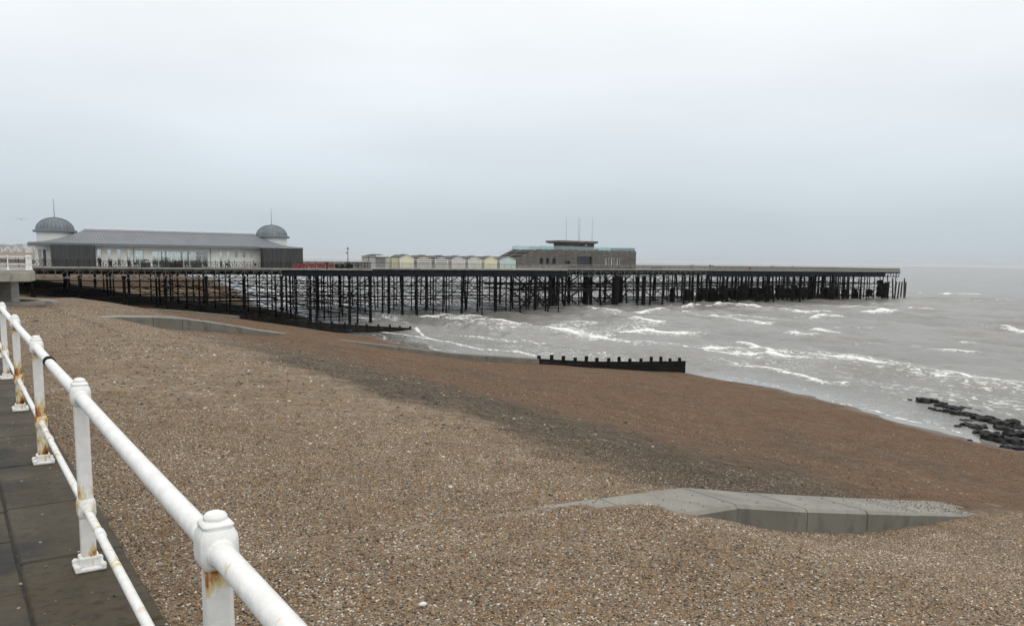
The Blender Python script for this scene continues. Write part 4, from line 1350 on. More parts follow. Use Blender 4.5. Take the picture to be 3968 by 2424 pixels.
# ================================================================ pavilion
pav = thing('pavilion', 'white walled pavilion with grey metal roof and a dome at each end', 'pavilion', P(26, 166, ZD), PAZ)
PV = Vector((26, 166, ZD))
def VL(s, t, z): return Vector((s, t, z)) - PV
def vbox(mb, s0, s1, t0, t1, z0, z1, mi=0): return mb.box(s0 - PV.x, s1 - PV.x, t0 - PV.y, t1 - PV.y, z0 - PV.z, z1 - PV.z, mi)
TF, TK = 160.0, 172.0
SA, SB = 3.9, 48.6
WINS = [(13.1, 13.67, -.25, 2.85), (14.7, 15.23, -.25, 2.85), (16.27, 16.82, -.25, 2.82), (17.81, 18.38, -.25, 2.82), (19.27, 20.56, -.25, 2.72),
        (22.03, 31.72, -.25, 2.58), (33.88, 34.35, -.25, 2.75), (35.3, 35.78, -.25, 2.75), (36.74, 37.23, 1.6, 2.75), (38.2, 38.68, 1.6, 2.75), (39.62, 40.06, 1.6, 2.75)]
WINS = [(a - .04, b + .04, c, d) for a, b, c, d in WINS]
def wall_with_openings(t0, t1, wins, name):
    mb = MB()
    cur = SA
    for a, b, c, d in wins:
        vbox(mb, cur, a, t0, t1, ZD, 3.35)
        vbox(mb, a, b, t0, t1, d, 3.35)
        if c > ZD + .2: vbox(mb, a, b, t0, t1, ZD, c)
        cur = b
    vbox(mb, cur, SB, t0, t1, ZD, 3.35)
    return build(name, mb, M['white_render'], pav)
wall_with_openings(TF, TF + .3, WINS, 'front_wall')
BW = [(6.5, 12.5, .2, 2.7), (13.1, 18.4, -.2, 2.8), (19.2, 31.8, -.2, 2.7), (33, 38.8, .3, 2.7)]
wall_with_openings(TK - .3, TK, BW, 'back_wall')
mb = MB()
vbox(mb, SA, SA + .3, TF + .31, TK - .31, ZD, 3.35)
vbox(mb, SB - .3, SB, TF + .31, TK - .31, ZD, 3.35)
vbox(mb, 12.0, 12.2, TF + .31, TK - .31, ZD, 3.35)
vbox(mb, 41.0, 41.2, TF + .31, TK - .31, ZD, 3.35)
vbox(mb, 32.6, 32.8, TF + .31, TK - .31, ZD, 3.35)
build('cross_walls', mb, M['white_render'], pav)
build('ceiling', vbox(MB(), SA + .3, SB - .3, TF + .31, TK - .31, 3.1, 3.3), M['white_render'], pav)
for i, (a, b, c, d) in enumerate(WINS):
    fr = MB()
    e = .05
    for s0, s1, z0, z1 in ((a, a + e, c, d), (b - e, b, c, d), (a, b, c, c + e), (a, b, d - e, d)):
        vbox(fr, s0 + .002, s1 - .002, TF + .10, TF + .17, z0 + .002, z1 - .002)
    if b - a > 5:
        n = 9
        for k in range(1, n):
            s = a + (b - a) * k / n
            vbox(fr, s - .04, s + .04, TF + .08, TF + .18, c + e, d - e)
        vbox(fr, a, b, TF + .1, TF + .16, 1.95, 2.0)
    elif b - a > 1:
        vbox(fr, (a + b) / 2 - .03, (a + b) / 2 + .03, TF + .1, TF + .17, c + e, d - e)
        vbox(fr, a, b, TF + .09, TF + .18, 2.05, 2.2)
    wo = build('window', fr, M['white_trim'], pav)
    build('pane', vbox(MB(), a + e, b - e, TF + .13, TF + .14, c + e, d - e), M['glass'], wo)
for i, (a, b, c, d) in enumerate(BW):
    fr = MB()
    n = max(1, int((b - a) / 1.4))
    for k in range(n + 1):
        s = a + (b - a) * k / n
        vbox(fr, max(a, s - .05), min(b, s + .05), TK - .22, TK - .12, c, d)
    wo = build('window', fr, M['white_trim'], pav)
    build('pane', vbox(MB(), a, b, TK - .18, TK - .17, c, d), M['glass'], wo)
# columns and furniture seen through the glass
mb = MB()
for s, t in ((24.2, 164), (25.4, 167), (27.9, 165), (29.6, 168), (30.6, 164), (22.8, 168)):
    vbox(mb, s - .13, s + .13, t - .13, t + .13, ZD, 3.1)
build('inner_columns', mb, M['grey_door'], pav)
mb = MB()
for s, t in ((23, 162), (24.6, 162.6), (26.3, 162), (28.2, 163), (30, 162.4), (31, 163), (27, 166), (23.6, 166)):
    vbox(mb, s - .5, s + .5, t - .35, t + .35, ZD + .68, ZD + .74)
    vbox(mb, s - .05, s + .05, t - .05, t + .05, ZD, ZD + .7)
    vbox(mb, s - .95, s - .6, t - .2, t + .2, ZD + .4, ZD + .9)
    vbox(mb, s + .6, s + .95, t - .2, t + .2, ZD + .4, ZD + .9)
build('inner_furniture', mb, M['furniture'], pav)
# roof: hipped, sweeping out in a concave curve at the ends
S_A, S_B, T_A, T_B, ZE, ZR = 2.7, 49.6, 158.6, 173.4, 3.74, 6.25
def ring(k):
    e = k ** (1 / 1.7)
    f = k ** (1 / 2.4)
    return [(S_A + 9.0 * e, T_A + 7.3 * k), (S_B - 7.6 * f, T_A + 7.3 * k), (S_B - 7.6 * f, T_B - 7.3 * k), (S_A + 9.0 * e, T_B - 7.3 * k)], ZE + (ZR - ZE) * k
mb = MB()
ks = [i / 12 for i in range(13)]
vs_, fs = [], []
for k in ks:
    r_, z = ring(k)
    vs_ += [VL(a, b, z) for a, b in r_]
for i in range(12):
    fs += [(i * 4 + j, i * 4 + (j + 1) % 4, (i + 1) * 4 + (j + 1) % 4, (i + 1) * 4 + j) for j in range(4)]
fs.append((48, 49, 50, 51))
mb.add(vs_, fs)
roof = build('roof', mb, M['zinc'], pav)
mb = MB()
s = S_A + .25
while s < S_B:
    def hip_k(s):
        a = max(0, min(1, (s - S_A) / 9.0)) ** 1.7
        b = max(0, min(1, (S_B - s) / 7.6)) ** 2.4
        return min(1, a, b)
    k = hip_k(s)
    if k > .02:
        mb.beam(VL(s, T_A, ZE + .02), VL(s, T_A + 7.3 * k, ZE + (ZR - ZE) * k + .02), .035, .06)
    s += .46
o = build('standing_seams', mb, M['zinc_seam'], roof)
mb = MB()
for s0, s1, t0, t1 in ((S_A - .03, S_B + .03, T_A - .04, T_A + .06), (S_A - .03, S_B + .03, T_B - .06, T_B + .04), (S_A - .04, S_A + .06, T_A + .06, T_B - .06), (S_B - .06, S_B + .04, T_A + .06, T_B - .06)):
    vbox(mb, s0, s1, t0, t1, 3.31, 3.735)
vbox(mb, S_A + .1, S_B - .1, T_A + .1, T_B - .1, 3.42, 3.5)
build('fascia', mb, M['fascia'], pav)
mb = MB()
vbox(mb, 11.6, 42.1, 165.75, 166.25, 6.2, 6.38)
vbox(mb, 11.5, 42.2, 165.65, 166.35, 6.38, 6.48)
cap_ = build('ridge_cap', mb, M['white_trim'], roof)
mb = MB()
for k in range(74):
    s = 11.75 + k * .413
    mb.lathe([(.035, 6.47), (.03, 6.56), (.10, 6.62), (.085, 6.68), (.02, 6.74)], 6, VL(s, 166, 0))
build('cresting', mb, M['white_trim'], roof)
# domes
for sd_ in (7.02, 45.5):
    c = VL(sd_, 166, 0)
    build('drum', MB().lathe([(2.95, 3.6), (2.95, 5.62)], 40, c), M['white_render'], pav, smooth=True, auto=40)
    build('cornice', MB().lathe([(3.42, 5.62), (3.5, 5.66), (3.5, 5.98), (3.4, 6.03), (3.1, 6.06)], 40, c), M['fascia'], pav, smooth=True, auto=30)
    rr_, hh_ = 3.07, 2.2
    dome = build('dome', MB().lathe([(rr_ * math.cos(a), 6.05 + hh_ * math.sin(a)) for a in np.linspace(0, math.pi / 2 - .12, 12)], 40, c), M['zinc_dome'], pav, smooth=True, auto=40)
    mb = MB()
    for k in range(28):
        a = k * 2 * math.pi / 28
        pts = [c + Vector((rr_ * math.cos(e) * math.cos(a), rr_ * math.cos(e) * math.sin(a), 6.07 + hh_ * math.sin(e))) for e in np.linspace(0, 1.42, 7)]
        for p0, p1 in zip(pts[:-1], pts[1:]):
            mb.beam(p0, p1, .05, .06)
    build('dome_rib', mb, M['zinc_seam'], dome)
    build('dome_cap', MB().lathe([(.48, 8.18), (.50, 8.25), (.30, 8.3), (.1, 8.36)], 16, c), M['zinc_seam'], dome)
    build('flagpole', MB().lathe([(.06, 8.3), (.045, 11.3), (.03, 11.35), (.07, 11.42), (.05, 11.5), (.005, 11.54)], 8, c), M['galv'], dome, smooth=True)
# slatted timber screens
def slat_box(s0, s1, t0, t1, z1, cap=False):
    root = build('slat_screen', vbox(MB(), s0 + .06, s1 - .06, t0 + .06, t1 - .06, ZD, z1 - .05), M['dark_interior'], pav)
    me = {}
    s = s0
    while s < s1 - .02:
        o = build('slat', vbox(MB(), s, s + .145, t0, t0 + .055, ZD + .02, z1 + random.uniform(-.012, .012)), M['louvre'], root)
        s += .17
    t = t0 + .07
    while t < t1:
        for ss in (s0, s1 - .055):
            build('slat', vbox(MB(), ss, ss + .05, t, t + .14, ZD + .02, z1), M['louvre'], root)
        t += .17 * 3
    if cap: build('screen_cap', vbox(MB(), s0 - .03, s1 + .03, t0 - .03, t1, z1 + .012, z1 + .06), M['white_trim'], root)
slat_box(5.85, 12.6, 157.6, 158.5, 3.42)
slat_box(41.1, 48.75, 155.9, 158.4, 3.55, True)
mb = MB()
vbox(mb, 3.95, 5.3, 159.9, 160.0, ZD, 3.2)
build('end_bay', mb, M['white_trim'], pav)
build('end_door', vbox(MB(), 4.75, 5.2, 159.86, 159.9, ZD + .05, 2.55), M['glass_dark'], pav)
build('end_curtain', vbox(MB(), 4.05, 4.6, 159.86, 159.9, ZD + .05, 2.5), M['galv'], pav)
for s, t in ((18.95, TF - .06), (32.2, TF - .06)):
    build('downpipe', MB().tube(VL(s, t, ZD), VL(s, t, 3.3), .05, .05, 8), M['zinc'], pav)

# ================================================================ ornate black railing on the landward deck
ir = thing('iron_railing', 'ornate black cast iron railing along the landward deck of the pier', 'railing', P(26, T1 + .3, ZD), PAZ)
IO = Vector((26, T1 + .3, ZD))
pm = MB().lathe([(.07, 0), (.07, .1), (.045, .14), (.04, .55), (.055, .6), (.04, .65), (.04, 1.1), (.075, 1.15), (.05, 1.2), (.075, 1.27), (.03, 1.34), (.005, 1.44)], 8).mesh('post', M['black_iron'], True)
pan = MB()
B_ = 1.65
pan.beam((0, 0, 1.12), (B_, 0, 1.12), .05, .05)
pan.beam((0, 0, .90), (B_, 0, .90), .03, .03)
pan.beam((0, 0, .12), (B_, 0, .12), .04, .04)
for k in range(3):
    a, b = B_ * k / 3, B_ * (k + 1) / 3
    for (x0, z0), (x1, z1) in (((a, .12), (b, .90)), ((b, .12), (a, .90))):
        pan.beam((x0, 0, z0), (x1, 0, z1), .03, .03, up=(0, 1, 0))
    c = (a + b) / 2
    for j in range(8):
        t0, t1 = j * math.pi / 4, (j + 1) * math.pi / 4
        pan.beam((c + .13 * math.cos(t0), 0, .51 + .13 * math.sin(t0)), (c + .13 * math.cos(t1), 0, .51 + .13 * math.sin(t1)), .03, .03, up=(0, 1, 0))
    pan.beam((a, 0, .90), (a + B_ / 6, 0, 1.12), .025, .025, up=(0, 1, 0))
    pan.beam((b, 0, .90), (b - B_ / 6, 0, 1.12), .025, .025, up=(0, 1, 0))
pan = pan.mesh('lattice_panel', M['black_iron'])
for k in range(-7, 35):
    s = 2.7 + B_ * k
    if s > S1 - .1: break
    link('post', pm, ir, Vector((s, T1 + .3, ZD)) - IO)
    if s + B_ < S1 + .2: link('lattice_panel', pan, ir, Vector((s, T1 + .3, ZD)) - IO)
for k in range(9):
    t = T1 + .3 + k * B_
    if t > T2 + .2: break
    link('post', pm, ir, Vector((S1 - .1, t, ZD)) - IO)
    link('lattice_panel', pan, ir, Vector((S1 - .1, t, ZD)) - IO, math.pi / 2)
# the same railing across the landward far edge, seen beside the platform
for k in range(9):
    s = -9 + B_ * k
    link('post', pm, ir, Vector((s, 203.6, ZD)) - IO)
    link('lattice_panel', pan, ir, Vector((s, 203.6, ZD)) - IO)

# ================================================================ plain baluster railings and parapets farther out
def baluster_railing(name, label, s0, s1, t, top, mats, step=.13):
    root = thing(name, label, 'railing', P(s0, t, ZD), PAZ)
    H = 1.08
    n = int(round((s1 - s0) / 2.0))
    w_ = (s1 - s0) / n
    pb = MB()
    pb.box(0, w_, -.02, .02, .08, .12)
    x = step
    while x < w_ - .02:
        pb.box(x - .013, x + .013, -.012, .012, .12, H - .04)
        x += step
    pb = pb.mesh('baluster_panel', mats)
    po = MB().box(-.03, .03, -.03, .03, 0, H).mesh('post', mats)
    for k in range(n + 1):
        link('post', po, root, (k * w_, 0, 0))
        if k < n: link('baluster_panel', pb, root, (k * w_, 0, 0))
    build('handrail', MB().box(-.02, n * w_ + .05, -.06, .06, H, H + .07), top, root)
    return root
M['handrail'] = simple('handrail', (.085, .068, .052), .7, .2, 2)
M['baluster'] = simple('baluster', (.33, .33, .31), .6, .1, 2)
baluster_railing('baluster_railing', 'fine pale baluster railing with a brown handrail in front of the beach huts', S1 + .6, S2 - .1, T2 + .25, M['handrail'], M['baluster'])
baluster_railing('baluster_railing', 'grey baluster railing with a pale handrail before the timber clad building', S2 + .2, 182, T3 + .25, M['galv'], M['parapet'], .16)
def run_railing(name, label, a, b, mat, solid, h=1.05, top=None):
    root = thing(name, label, 'parapet', P(a[0], a[1], ZD), PAZ)
    d = Vector((b[0] - a[0], b[1] - a[1], 0))
    n = max(1, int(round(d.length / 2.4)))
    for k in range(n):
        p0, p1 = d * (k / n), d * ((k + 1) / n)
        e = (p1 - p0).normalized() * .012
        build('parapet_panel', MB().beam(p0 + e + Vector((0, 0, h / 2)), p1 - e + Vector((0, 0, h / 2)), .10, h if solid else h * .55), mat, root)
    build('parapet_cap', MB().beam(Vector((0, 0, h + .036)), d + Vector((0, 0, h + .036)), .24, .07), top or mat, root)
    return root
run_railing('parapet', 'solid grey timber parapet along the seaward half of the pier', (182.2, T3 + .22), (S3 - .1, T3 + .22), M['parapet'], True, 1.03)
run_railing('parapet', 'solid grey parapet across the outer end of the pier', (S3 - .15, T3 + .5), (S3 - .15, TB - .2), M['parapet'], True, 1.03)
run_railing('parapet', 'pale grey parapet along the far edge of the pier deck', (5, TB - .2), (S3 - .4, TB - .2), M['kerb'], True, 1.1, M['parapet'])

# ================================================================ beach huts
def stripes(name, c1, c2, rows=8.6):
    m = NT(name)
    z = m.n('ShaderNodeSeparateXYZ', {0: m.objc()}).outputs[2]
    f = m.math('FRACT', m.math('MULTIPLY', z, 1 / .46))
    n = m.noise(m.objc(), 5, 4)
    c = m.mix(m.mr(f, .48, .52), c1, c2)
    m.set(color=m.mix(m.mr(n, .3, .8, 0, .15), c, (.2, .19, .17)), rough=.7, spec=.3)
    fb = m.math('FRACT', m.math('MULTIPLY', z, 1 / .153))
    m.bump(m.mr(fb, 0, .18), .5, .03)
    return m.mat
WHT = (.78, .78, .75)
HUTS = [  # gable left x, right x, eave y, apex y, stripe colour, trim colour, label
    (1551, 1602, 998, 986, (.55, .54, .26), (.64, .64, .5), 'beach hut striped lime yellow and white next to the grey shuttered kiosk'),
    (1619, 1670, 999.5, 988.5, (.12, .115, .11), (.32, .06, .06), 'beach hut striped dark grey and white with red gable trim'),
    (1687, 1735, 1001, 990, (.10, .10, .105), (.10, .11, .17), 'beach hut striped charcoal and white with dark blue gable trim'),
    (1752, 1801, 1002, 991, (.33, .30, .33), (.50, .48, .52), 'beach hut striped pale lilac grey and white'),
    (1816, 1864, 1003, 992, (.32, .36, .29), (.50, .54, .47), 'beach hut striped pale sage green and white'),
    (1879, 1925, 1004, 993, (.56, .53, .2), (.62, .61, .48), 'beach hut striped mustard yellow and white beside the turquoise hut'),
    (1939, 1997, 1005, 994, (.22, .42, .42), (.58, .66, .66), 'beach hut striped turquoise and white at the foot of the stepped building'),
]
TH = 171.0
def hut(name, label, s0, s1, t0, t1, he, ha, stripe, trim, front=True, group=None, door=True):
    t = thing(name, label, 'beach hut', P((s0 + s1) / 2, (t0 + t1) / 2, ZD), PAZ, group)
    hw, hd = (s1 - s0) / 2, (t1 - t0) / 2
    mb = MB()
    v = [(-hw, -hd, 0), (hw, -hd, 0), (hw, hd, 0), (-hw, hd, 0), (-hw, -hd, he), (hw, -hd, he), (hw, hd, he), (-hw, hd, he), (0, -hd, ha), (0, hd, ha)]
    mb.add(v, [(0, 1, 5, 8, 4), (2, 3, 7, 9, 6), (1, 2, 6, 5), (3, 0, 4, 7), (3, 2, 1, 0), (4, 8, 9, 7), (8, 5, 6, 9)])
    build('wall', mb, stripe, t)
    ov, th = .12, .07
    k = (ha - he) / hw
    rf = MB()
    for sgn in (-1, 1):
        e = Vector((sgn * (hw + ov), 0, he - k * ov + .03))
        a = Vector((0, 0, ha + .03))
        y0, y1 = -hd - .1, hd + .1
        vv_ = [(e.x, y0, e.z), (a.x, y0, a.z), (a.x, y1, a.z), (e.x, y1, e.z), (e.x, y0, e.z + th), (a.x, y0, a.z + th), (a.x, y1, a.z + th), (e.x, y1, e.z + th)]
        f_ = [(0, 1, 2, 3), (7, 6, 5, 4), (0, 4, 5, 1), (1, 5, 6, 2), (2, 6, 7, 3), (3, 7, 4, 0)]
        rf.add(vv_, f_)
    r_ = build('roof', rf, M['slate_roof'], t)
    if front:
        tb = MB()
        for sgn in (-1, 1):
            tb.beam((sgn * (hw + ov), -hd - .12, he - k * ov + .02), (0, -hd - .12, ha + .02), .05, .14, up=(0, 1, 0))
        build('bargeboard', tb, trim, r_)
        for sgn in (-1, 1):
            build('corner_post', MB().box(sgn * hw - .06, sgn * hw + .06, -hd - .03, -hd + .05, 0, he), M['white_trim'], t)
        if door: build('door', MB().box(-.55, .55, -hd - .035, -hd - .004, .05, 1.85), stripe, t)
    return t
for k, (x0, x1, ye, ya, c, tr, lab) in enumerate(HUTS):
    s0, z = att(x0, ye, TH)
    s1 = att(x1, ye, TH)[0]
    za = att((x0 + x1) / 2, ya, TH)[1]
    st_m = stripes('hut_stripes_%d' % k, WHT, c)
    tm = simple('hut_trim_%d' % k, tr, .6, .1, 3)
    hut('beach_hut', lab, s0, s1, TH, TH + 3.2, z - ZD, za - ZD, st_m, tm)
    lab2 = lab.split(' next ')[0].split(' beside ')[0].split(' at the ')[0].replace('beach hut', 'rear hut') + ', backing onto the front row'
    hut('beach_hut', lab2, s0, s1, TH + 3.5, TH + 6.8, z - ZD - .12, za - ZD - .12, st_m, tm, False)
    # low striped lean-to between the huts
    sl = s0 - (1.55 if k else 1.75)
    wl_ = build('link_wall', MB().box(sl + .05, s0 - .02, TH + .9, TH + 2.6, ZD, 1.55 if k else 1.95), stripes('link_stripes_%d' % k, (.50, .50, .48), tuple(x * .9 for x in c)), None, Vector((0, 0, 0)), PAZ)
    me = wl_.data
    cc = P((sl + s0) / 2, TH + 1.75, ZD)
    for vv_ in me.vertices: vv_.co = vv_.co - Vector(((sl + s0) / 2, TH + 1.75, ZD))
    wl_.location = cc
    wl_.name = 'hut_link'
    tag(wl_, 'low striped store wall on the landward side of the ' + lab.replace('beach hut striped ', '').split(' next')[0].split(' with')[0].split(' at the')[0].split(' beside')[0] + ' hut', 'store wall')
# shuttered kiosk at the head of the row
s0, z = att(1427, 993, 170.0)
s1 = att(1505, 994, 170.0)[0]
za = att(1464, 984, 170.0)[1]
kt = thing('kiosk', 'kiosk with black and white boards, a big grey shutter and a hipped roof', 'kiosk', P((s0 + s1) / 2, 172, ZD), PAZ)
hw, hd, he, ha = (s1 - s0) / 2, 2.0, z - ZD, za - ZD
build('wall', MB().box(-hw, hw, -hd, hd, 0, he), stripes('kiosk_stripes', WHT, (.035, .035, .038)), kt)
mb = MB()
e = .25
mb.add([(-hw - e, -hd - e, he), (hw + e, -hd - e, he), (hw + e, hd + e, he), (-hw - e, hd + e, he), (-hw * .35, -.4, ha), (hw * .35, -.4, ha), (hw * .35, .4, ha), (-hw * .35, .4, ha)],
       [(0, 1, 5, 4), (1, 2, 6, 5), (2, 3, 7, 6), (3, 0, 4, 7), (4, 5, 6, 7), (3, 2, 1, 0)])
build('roof', mb, M['slate_roof'], kt)
build('shutter', MB().box(-hw * .28, hw * .70, -hd - .05, -hd - .004, .1, he - .12), M['grey_door'], kt)
build('sign_board', MB().box(-hw * .30, hw * .78, -hd - .36, -hd - .30, he - .02, he + .24), M['white_trim'], kt)
build('corner_post', MB().box(-hw - .03, -hw + .28, -hd - .03, -hd - .004, 0, he), M['grey_door'], kt)

# ================================================================ stepped timber-clad building
tb_ = thing('deck_building', 'timber clad building with rooftop kiosk, glass balustrades and broad steps', 'building', P(140, 194, ZD), PAZ)
BO = Vector((140, 194, ZD))
TFB, TBB = 188.0, 200.5
SL0, SL1, SR = att(1997, 1008, TFB)[0], att(2082, 967, TFB)[0], att(2466, 973, TFB)[0]
HB = 5.3
def bh(s): return float(np.interp(s, [SL0, SL1, SR], [att(1997, 1008, TFB)[1] - ZD, HB, HB + .05]))
OPEN = []
for x0, x1, y0, y1 in ((2090, 2104, 1000, 1023), (2115, 2128, 1000, 1023), (2140, 2153, 1000, 1023), (2191, 2209, 1010, 1023), (2237, 2294, 993, 1030), (2347, 2359, 1002, 1028), (2369, 2381, 1002, 1028), (2391, 2402, 1002, 1028)):
    sa_, za_ = att(x0, y0, TFB)
    sb_, zb_ = att(x1, y1, TFB)
    OPEN.append((sa_, sb_, zb_ - ZD, za_ - ZD))
per, ampz = 2.15, .26
def zig(s):
    f = ((s - SL0) / per) % 1.0
    return ampz * (abs(f * 2 - 1) * 2 - 1) * min(1, max(0, (s - SL0 - 2) / 4))
ss = sorted(set([SL0, SR, SL1] + [SL0 + per / 2 * k for k in range(int((SR - SL0) / per * 2) + 1)] + [x for o_ in OPEN for x in o_[:2]]))
mb = MB()
rc = MB()
for a, b in zip(ss[:-1], ss[1:]):
    if b - a < .005: continue
    ta, tb2 = TFB + zig(a) - BO.y, TFB + zig(b) - BO.y
    op = [o_ for o_ in OPEN if o_[0] - .001 <= a and b <= o_[1] + .001]
    zs = [(0.0, None)]
    if op: spans = [(0, op[0][2]), (op[0][3], None)]
    else: spans = [(0, None)]
    for z0, z1 in spans:
        ztA, ztB = (bh(a), bh(b)) if z1 is None else (z1, z1)
        wob = .10 * math.sin(a * 2.9), .10 * math.sin(b * 2.9)
        if z1 is None and a > SL1: ztA, ztB = ztA + wob[0], ztB + wob[1]
        if ztA - z0 > .01:
            mb.add([(a - BO.x, ta, z0), (b - BO.x, tb2, z0), (b - BO.x, tb2, ztB), (a - BO.x, ta, ztA)], [(0, 1, 2, 3)])
mb.add([(SR - BO.x, TFB + zig(SR) - BO.y, 0), (SR - BO.x, TBB - BO.y, 0), (SR - BO.x, TBB - BO.y, HB), (SR - BO.x, TFB + zig(SR) - BO.y, HB)], [(0, 1, 2, 3)])
mb.add([(SR - BO.x, TBB - BO.y, 0), (SL0 - BO.x, TBB - BO.y, 0), (SL0 - BO.x, TBB - BO.y, bh(SL0)), (SL1 - BO.x, TBB - BO.y, HB), (SR - BO.x, TBB - BO.y, HB)], [(0, 1, 2, 3, 4)])
build('cladding', mb, M['cladding'], tb_)
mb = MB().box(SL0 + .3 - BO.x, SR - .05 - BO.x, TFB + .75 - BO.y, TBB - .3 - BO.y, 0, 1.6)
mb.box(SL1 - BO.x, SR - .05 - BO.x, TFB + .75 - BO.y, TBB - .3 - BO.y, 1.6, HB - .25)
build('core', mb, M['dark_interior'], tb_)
build('roof_deck', MB().box(SL1 - BO.x, SR - .06 - BO.x, TFB + .25 - BO.y, TBB - .02 - BO.y, HB - .24, HB - .12), M['deck'], tb_)
for k, (a, b, c, d) in enumerate(OPEN):
    fm_ = MB()
    y0, y1 = TFB - .20 - BO.y, TFB + .70 - BO.y
    fm_.box(a - BO.x - .05, a - BO.x, y0 + .35, y1, c, d)
    fm_.box(b - BO.x, b - BO.x + .05, y0 + .35, y1, c, d)
    fm_.box(a - BO.x - .05, b - BO.x + .05, y0 + .1, y1, d, d + .07)
    wo = build('window', fm_, M['white_trim'] if k >= 5 else M['grey_door'], tb_)
    build('pane', MB().box(a - BO.x, b - BO.x, TFB + .55 - BO.y, TFB + .57 - BO.y, c, d), M['glass_dark'], wo)
    if k >= 5: build('shutter', MB().box(a - BO.x, a - BO.x + (b - a) * .5, TFB + .40 - BO.y, TFB + .44 - BO.y, c, d), M['white_trim'], wo)
# broad steps facing the shore
nst = 17
for k in range(nst):
    s0 = SL0 - 3.6 + (SL1 - SL0 + 3.6) * k / nst
    s1 = SL0 - 3.6 + (SL1 - SL0 + 3.6) * (k + 1) / nst
    build('step', MB().box(s0 - BO.x, s1 + .4 - BO.x, TFB + .35 - BO.y, TBB - .1 - BO.y, max(0, (HB - .2) * (k - .5) / nst), (HB - .2) * (k + 1) / nst), M['timber_grey'] if k % 3 else M['parapet'], tb_)
for t in (TFB + .12, TBB):
    z0 = bh(SL0)
    build('stringer', MB().beam((SL0 - 4.2 - BO.x, t - BO.y + .1, .15), (SL1 + .2 - BO.x, t - BO.y + .1, HB + .12), .16, .42, up=(0, 1, 0)) if t > TFB + 1 else
          MB().beam((SL0 - BO.x, t - BO.y - .2, z0 + .05), (SL1 - BO.x, t - BO.y - .2, HB + .05), .12, .12, up=(0, 1, 0)), M['parapet'], tb_)
    hr = MB()
    hr.beam((SL0 + (2.2 if t > TFB + 1 else 5.0) - BO.x, t - BO.y, z0 + (2.1 if t > TFB + 1 else 3.0)), (SL1 + 1.6 - BO.x, t - BO.y, HB + 1.15), .06, .06, up=(0, 1, 0))
    build('handrail', hr, M['galv'], tb_)
for t in (TFB + 4, TFB + 8):
    build('handrail', MB().beam((SL0 - 1 - BO.x, t - BO.y, 2.2), (SL1 - 1 - BO.x, t - BO.y, HB + .9), .06, .06, up=(0, 1, 0)), M['galv'], tb_)
# rooftop kiosk
TKI = 191.0
ka, kb = att(2183, 968, TKI)[0], att(2301, 968, TKI)[0]
ra, rb = att(2169, 940, TKI - 1)[0], att(2316, 940, TKI - 1)[0]
zk0, zk1, zk2 = HB - .1, att(2240, 944, TKI)[1] - ZD, att(2240, 933, TKI - 1)[1] - ZD
mb = MB()
kk = [ka + (kb - ka) * i / 8 for i in range(9)]
for i, (a, b) in enumerate(zip(kk[:-1], kk[1:])):
    ta, tb2 = TKI + (.2 if i % 2 else -.1) - BO.y, TKI + (-.1 if i % 2 else .2) - BO.y
    mb.add([(a - BO.x, ta, zk0), (b - BO.x, tb2, zk0), (b - BO.x, tb2, zk1), (a - BO.x, ta, zk1)], [(0, 1, 2, 3)])
mb.add([(ka - BO.x, TKI - BO.y - .1, zk0), (ka - BO.x, TKI - BO.y - .1, zk1), (ka - BO.x, TKI + 5 - BO.y, zk1), (ka - BO.x, TKI + 5 - BO.y, zk0)], [(0, 1, 2, 3)])
mb.add([(kb - BO.x, TKI - BO.y, zk0), (kb - BO.x, TKI + 5 - BO.y, zk0), (kb - BO.x, TKI + 5 - BO.y, zk1), (kb - BO.x, TKI - BO.y, zk1)], [(0, 1, 2, 3)])
mb.add([(ka - BO.x, TKI + 5 - BO.y, zk0), (ka - BO.x, TKI + 5 - BO.y, zk1), (kb - BO.x, TKI + 5 - BO.y, zk1), (kb - BO.x, TKI + 5 - BO.y, zk0)], [(0, 1, 2, 3)])
kio = build('roof_kiosk', mb, M['cladding'], tb_)
wa, wb = att(2262, 950, TKI)[0], att(2276, 950, TKI)[0]
build('kiosk_window', MB().box(wa - BO.x, wb - BO.x, TKI - .2 - BO.y, TKI - .12 - BO.y, zk1 - .75, zk1 - .2), M['glass_dark'], kio)
build('kiosk_light', MB().box(wa + .2 - BO.x, wb - .25 - BO.x, TKI - .23 - BO.y, TKI - .205 - BO.y, zk1 - .5, zk1 - .25), M['white_trim'], kio)
mb = MB()
x0, x1, y0, y1 = ra - BO.x, rb - BO.x, TKI - 1.2 - BO.y, TKI + 6.2 - BO.y
mb.add([(x0 + .9, y0 + .8, zk1), (x1 - .9, y0 + .8, zk1), (x1 - .9, y1 - .8, zk1), (x0 + .9, y1 - .8, zk1), (x0, y0, zk2 - .55), (x1, y0, zk2 - .55), (x1, y1, zk2 - .55), (x0, y1, zk2 - .55),
        (x0, y0, zk2), (x1, y0, zk2), (x1, y1, zk2), (x0, y1, zk2)],
       [(3, 2, 1, 0), (0, 1, 5, 4), (1, 2, 6, 5), (2, 3, 7, 6), (3, 0, 4, 7), (4, 5, 9, 8), (5, 6, 10, 9), (6, 7, 11, 10), (7, 4, 8, 11), (8, 9, 10, 11)])
build('kiosk_roof', mb, M['cladding'], kio)
for px, dt in ((2192.6, 4), (2239, 4), (2245, 0), (2293, 1)):
    s, z = att(px + 1.2, 933, TKI + dt)
    _, zt = att(px, 843, TKI + dt)
    build('mast', MB().lathe([(.07, zk2 - .05), (.055, zk2 + 3), (.035, zt - ZD)], 8, (s - BO.x, TKI + dt - BO.y, 0)), M['galv'], kio)
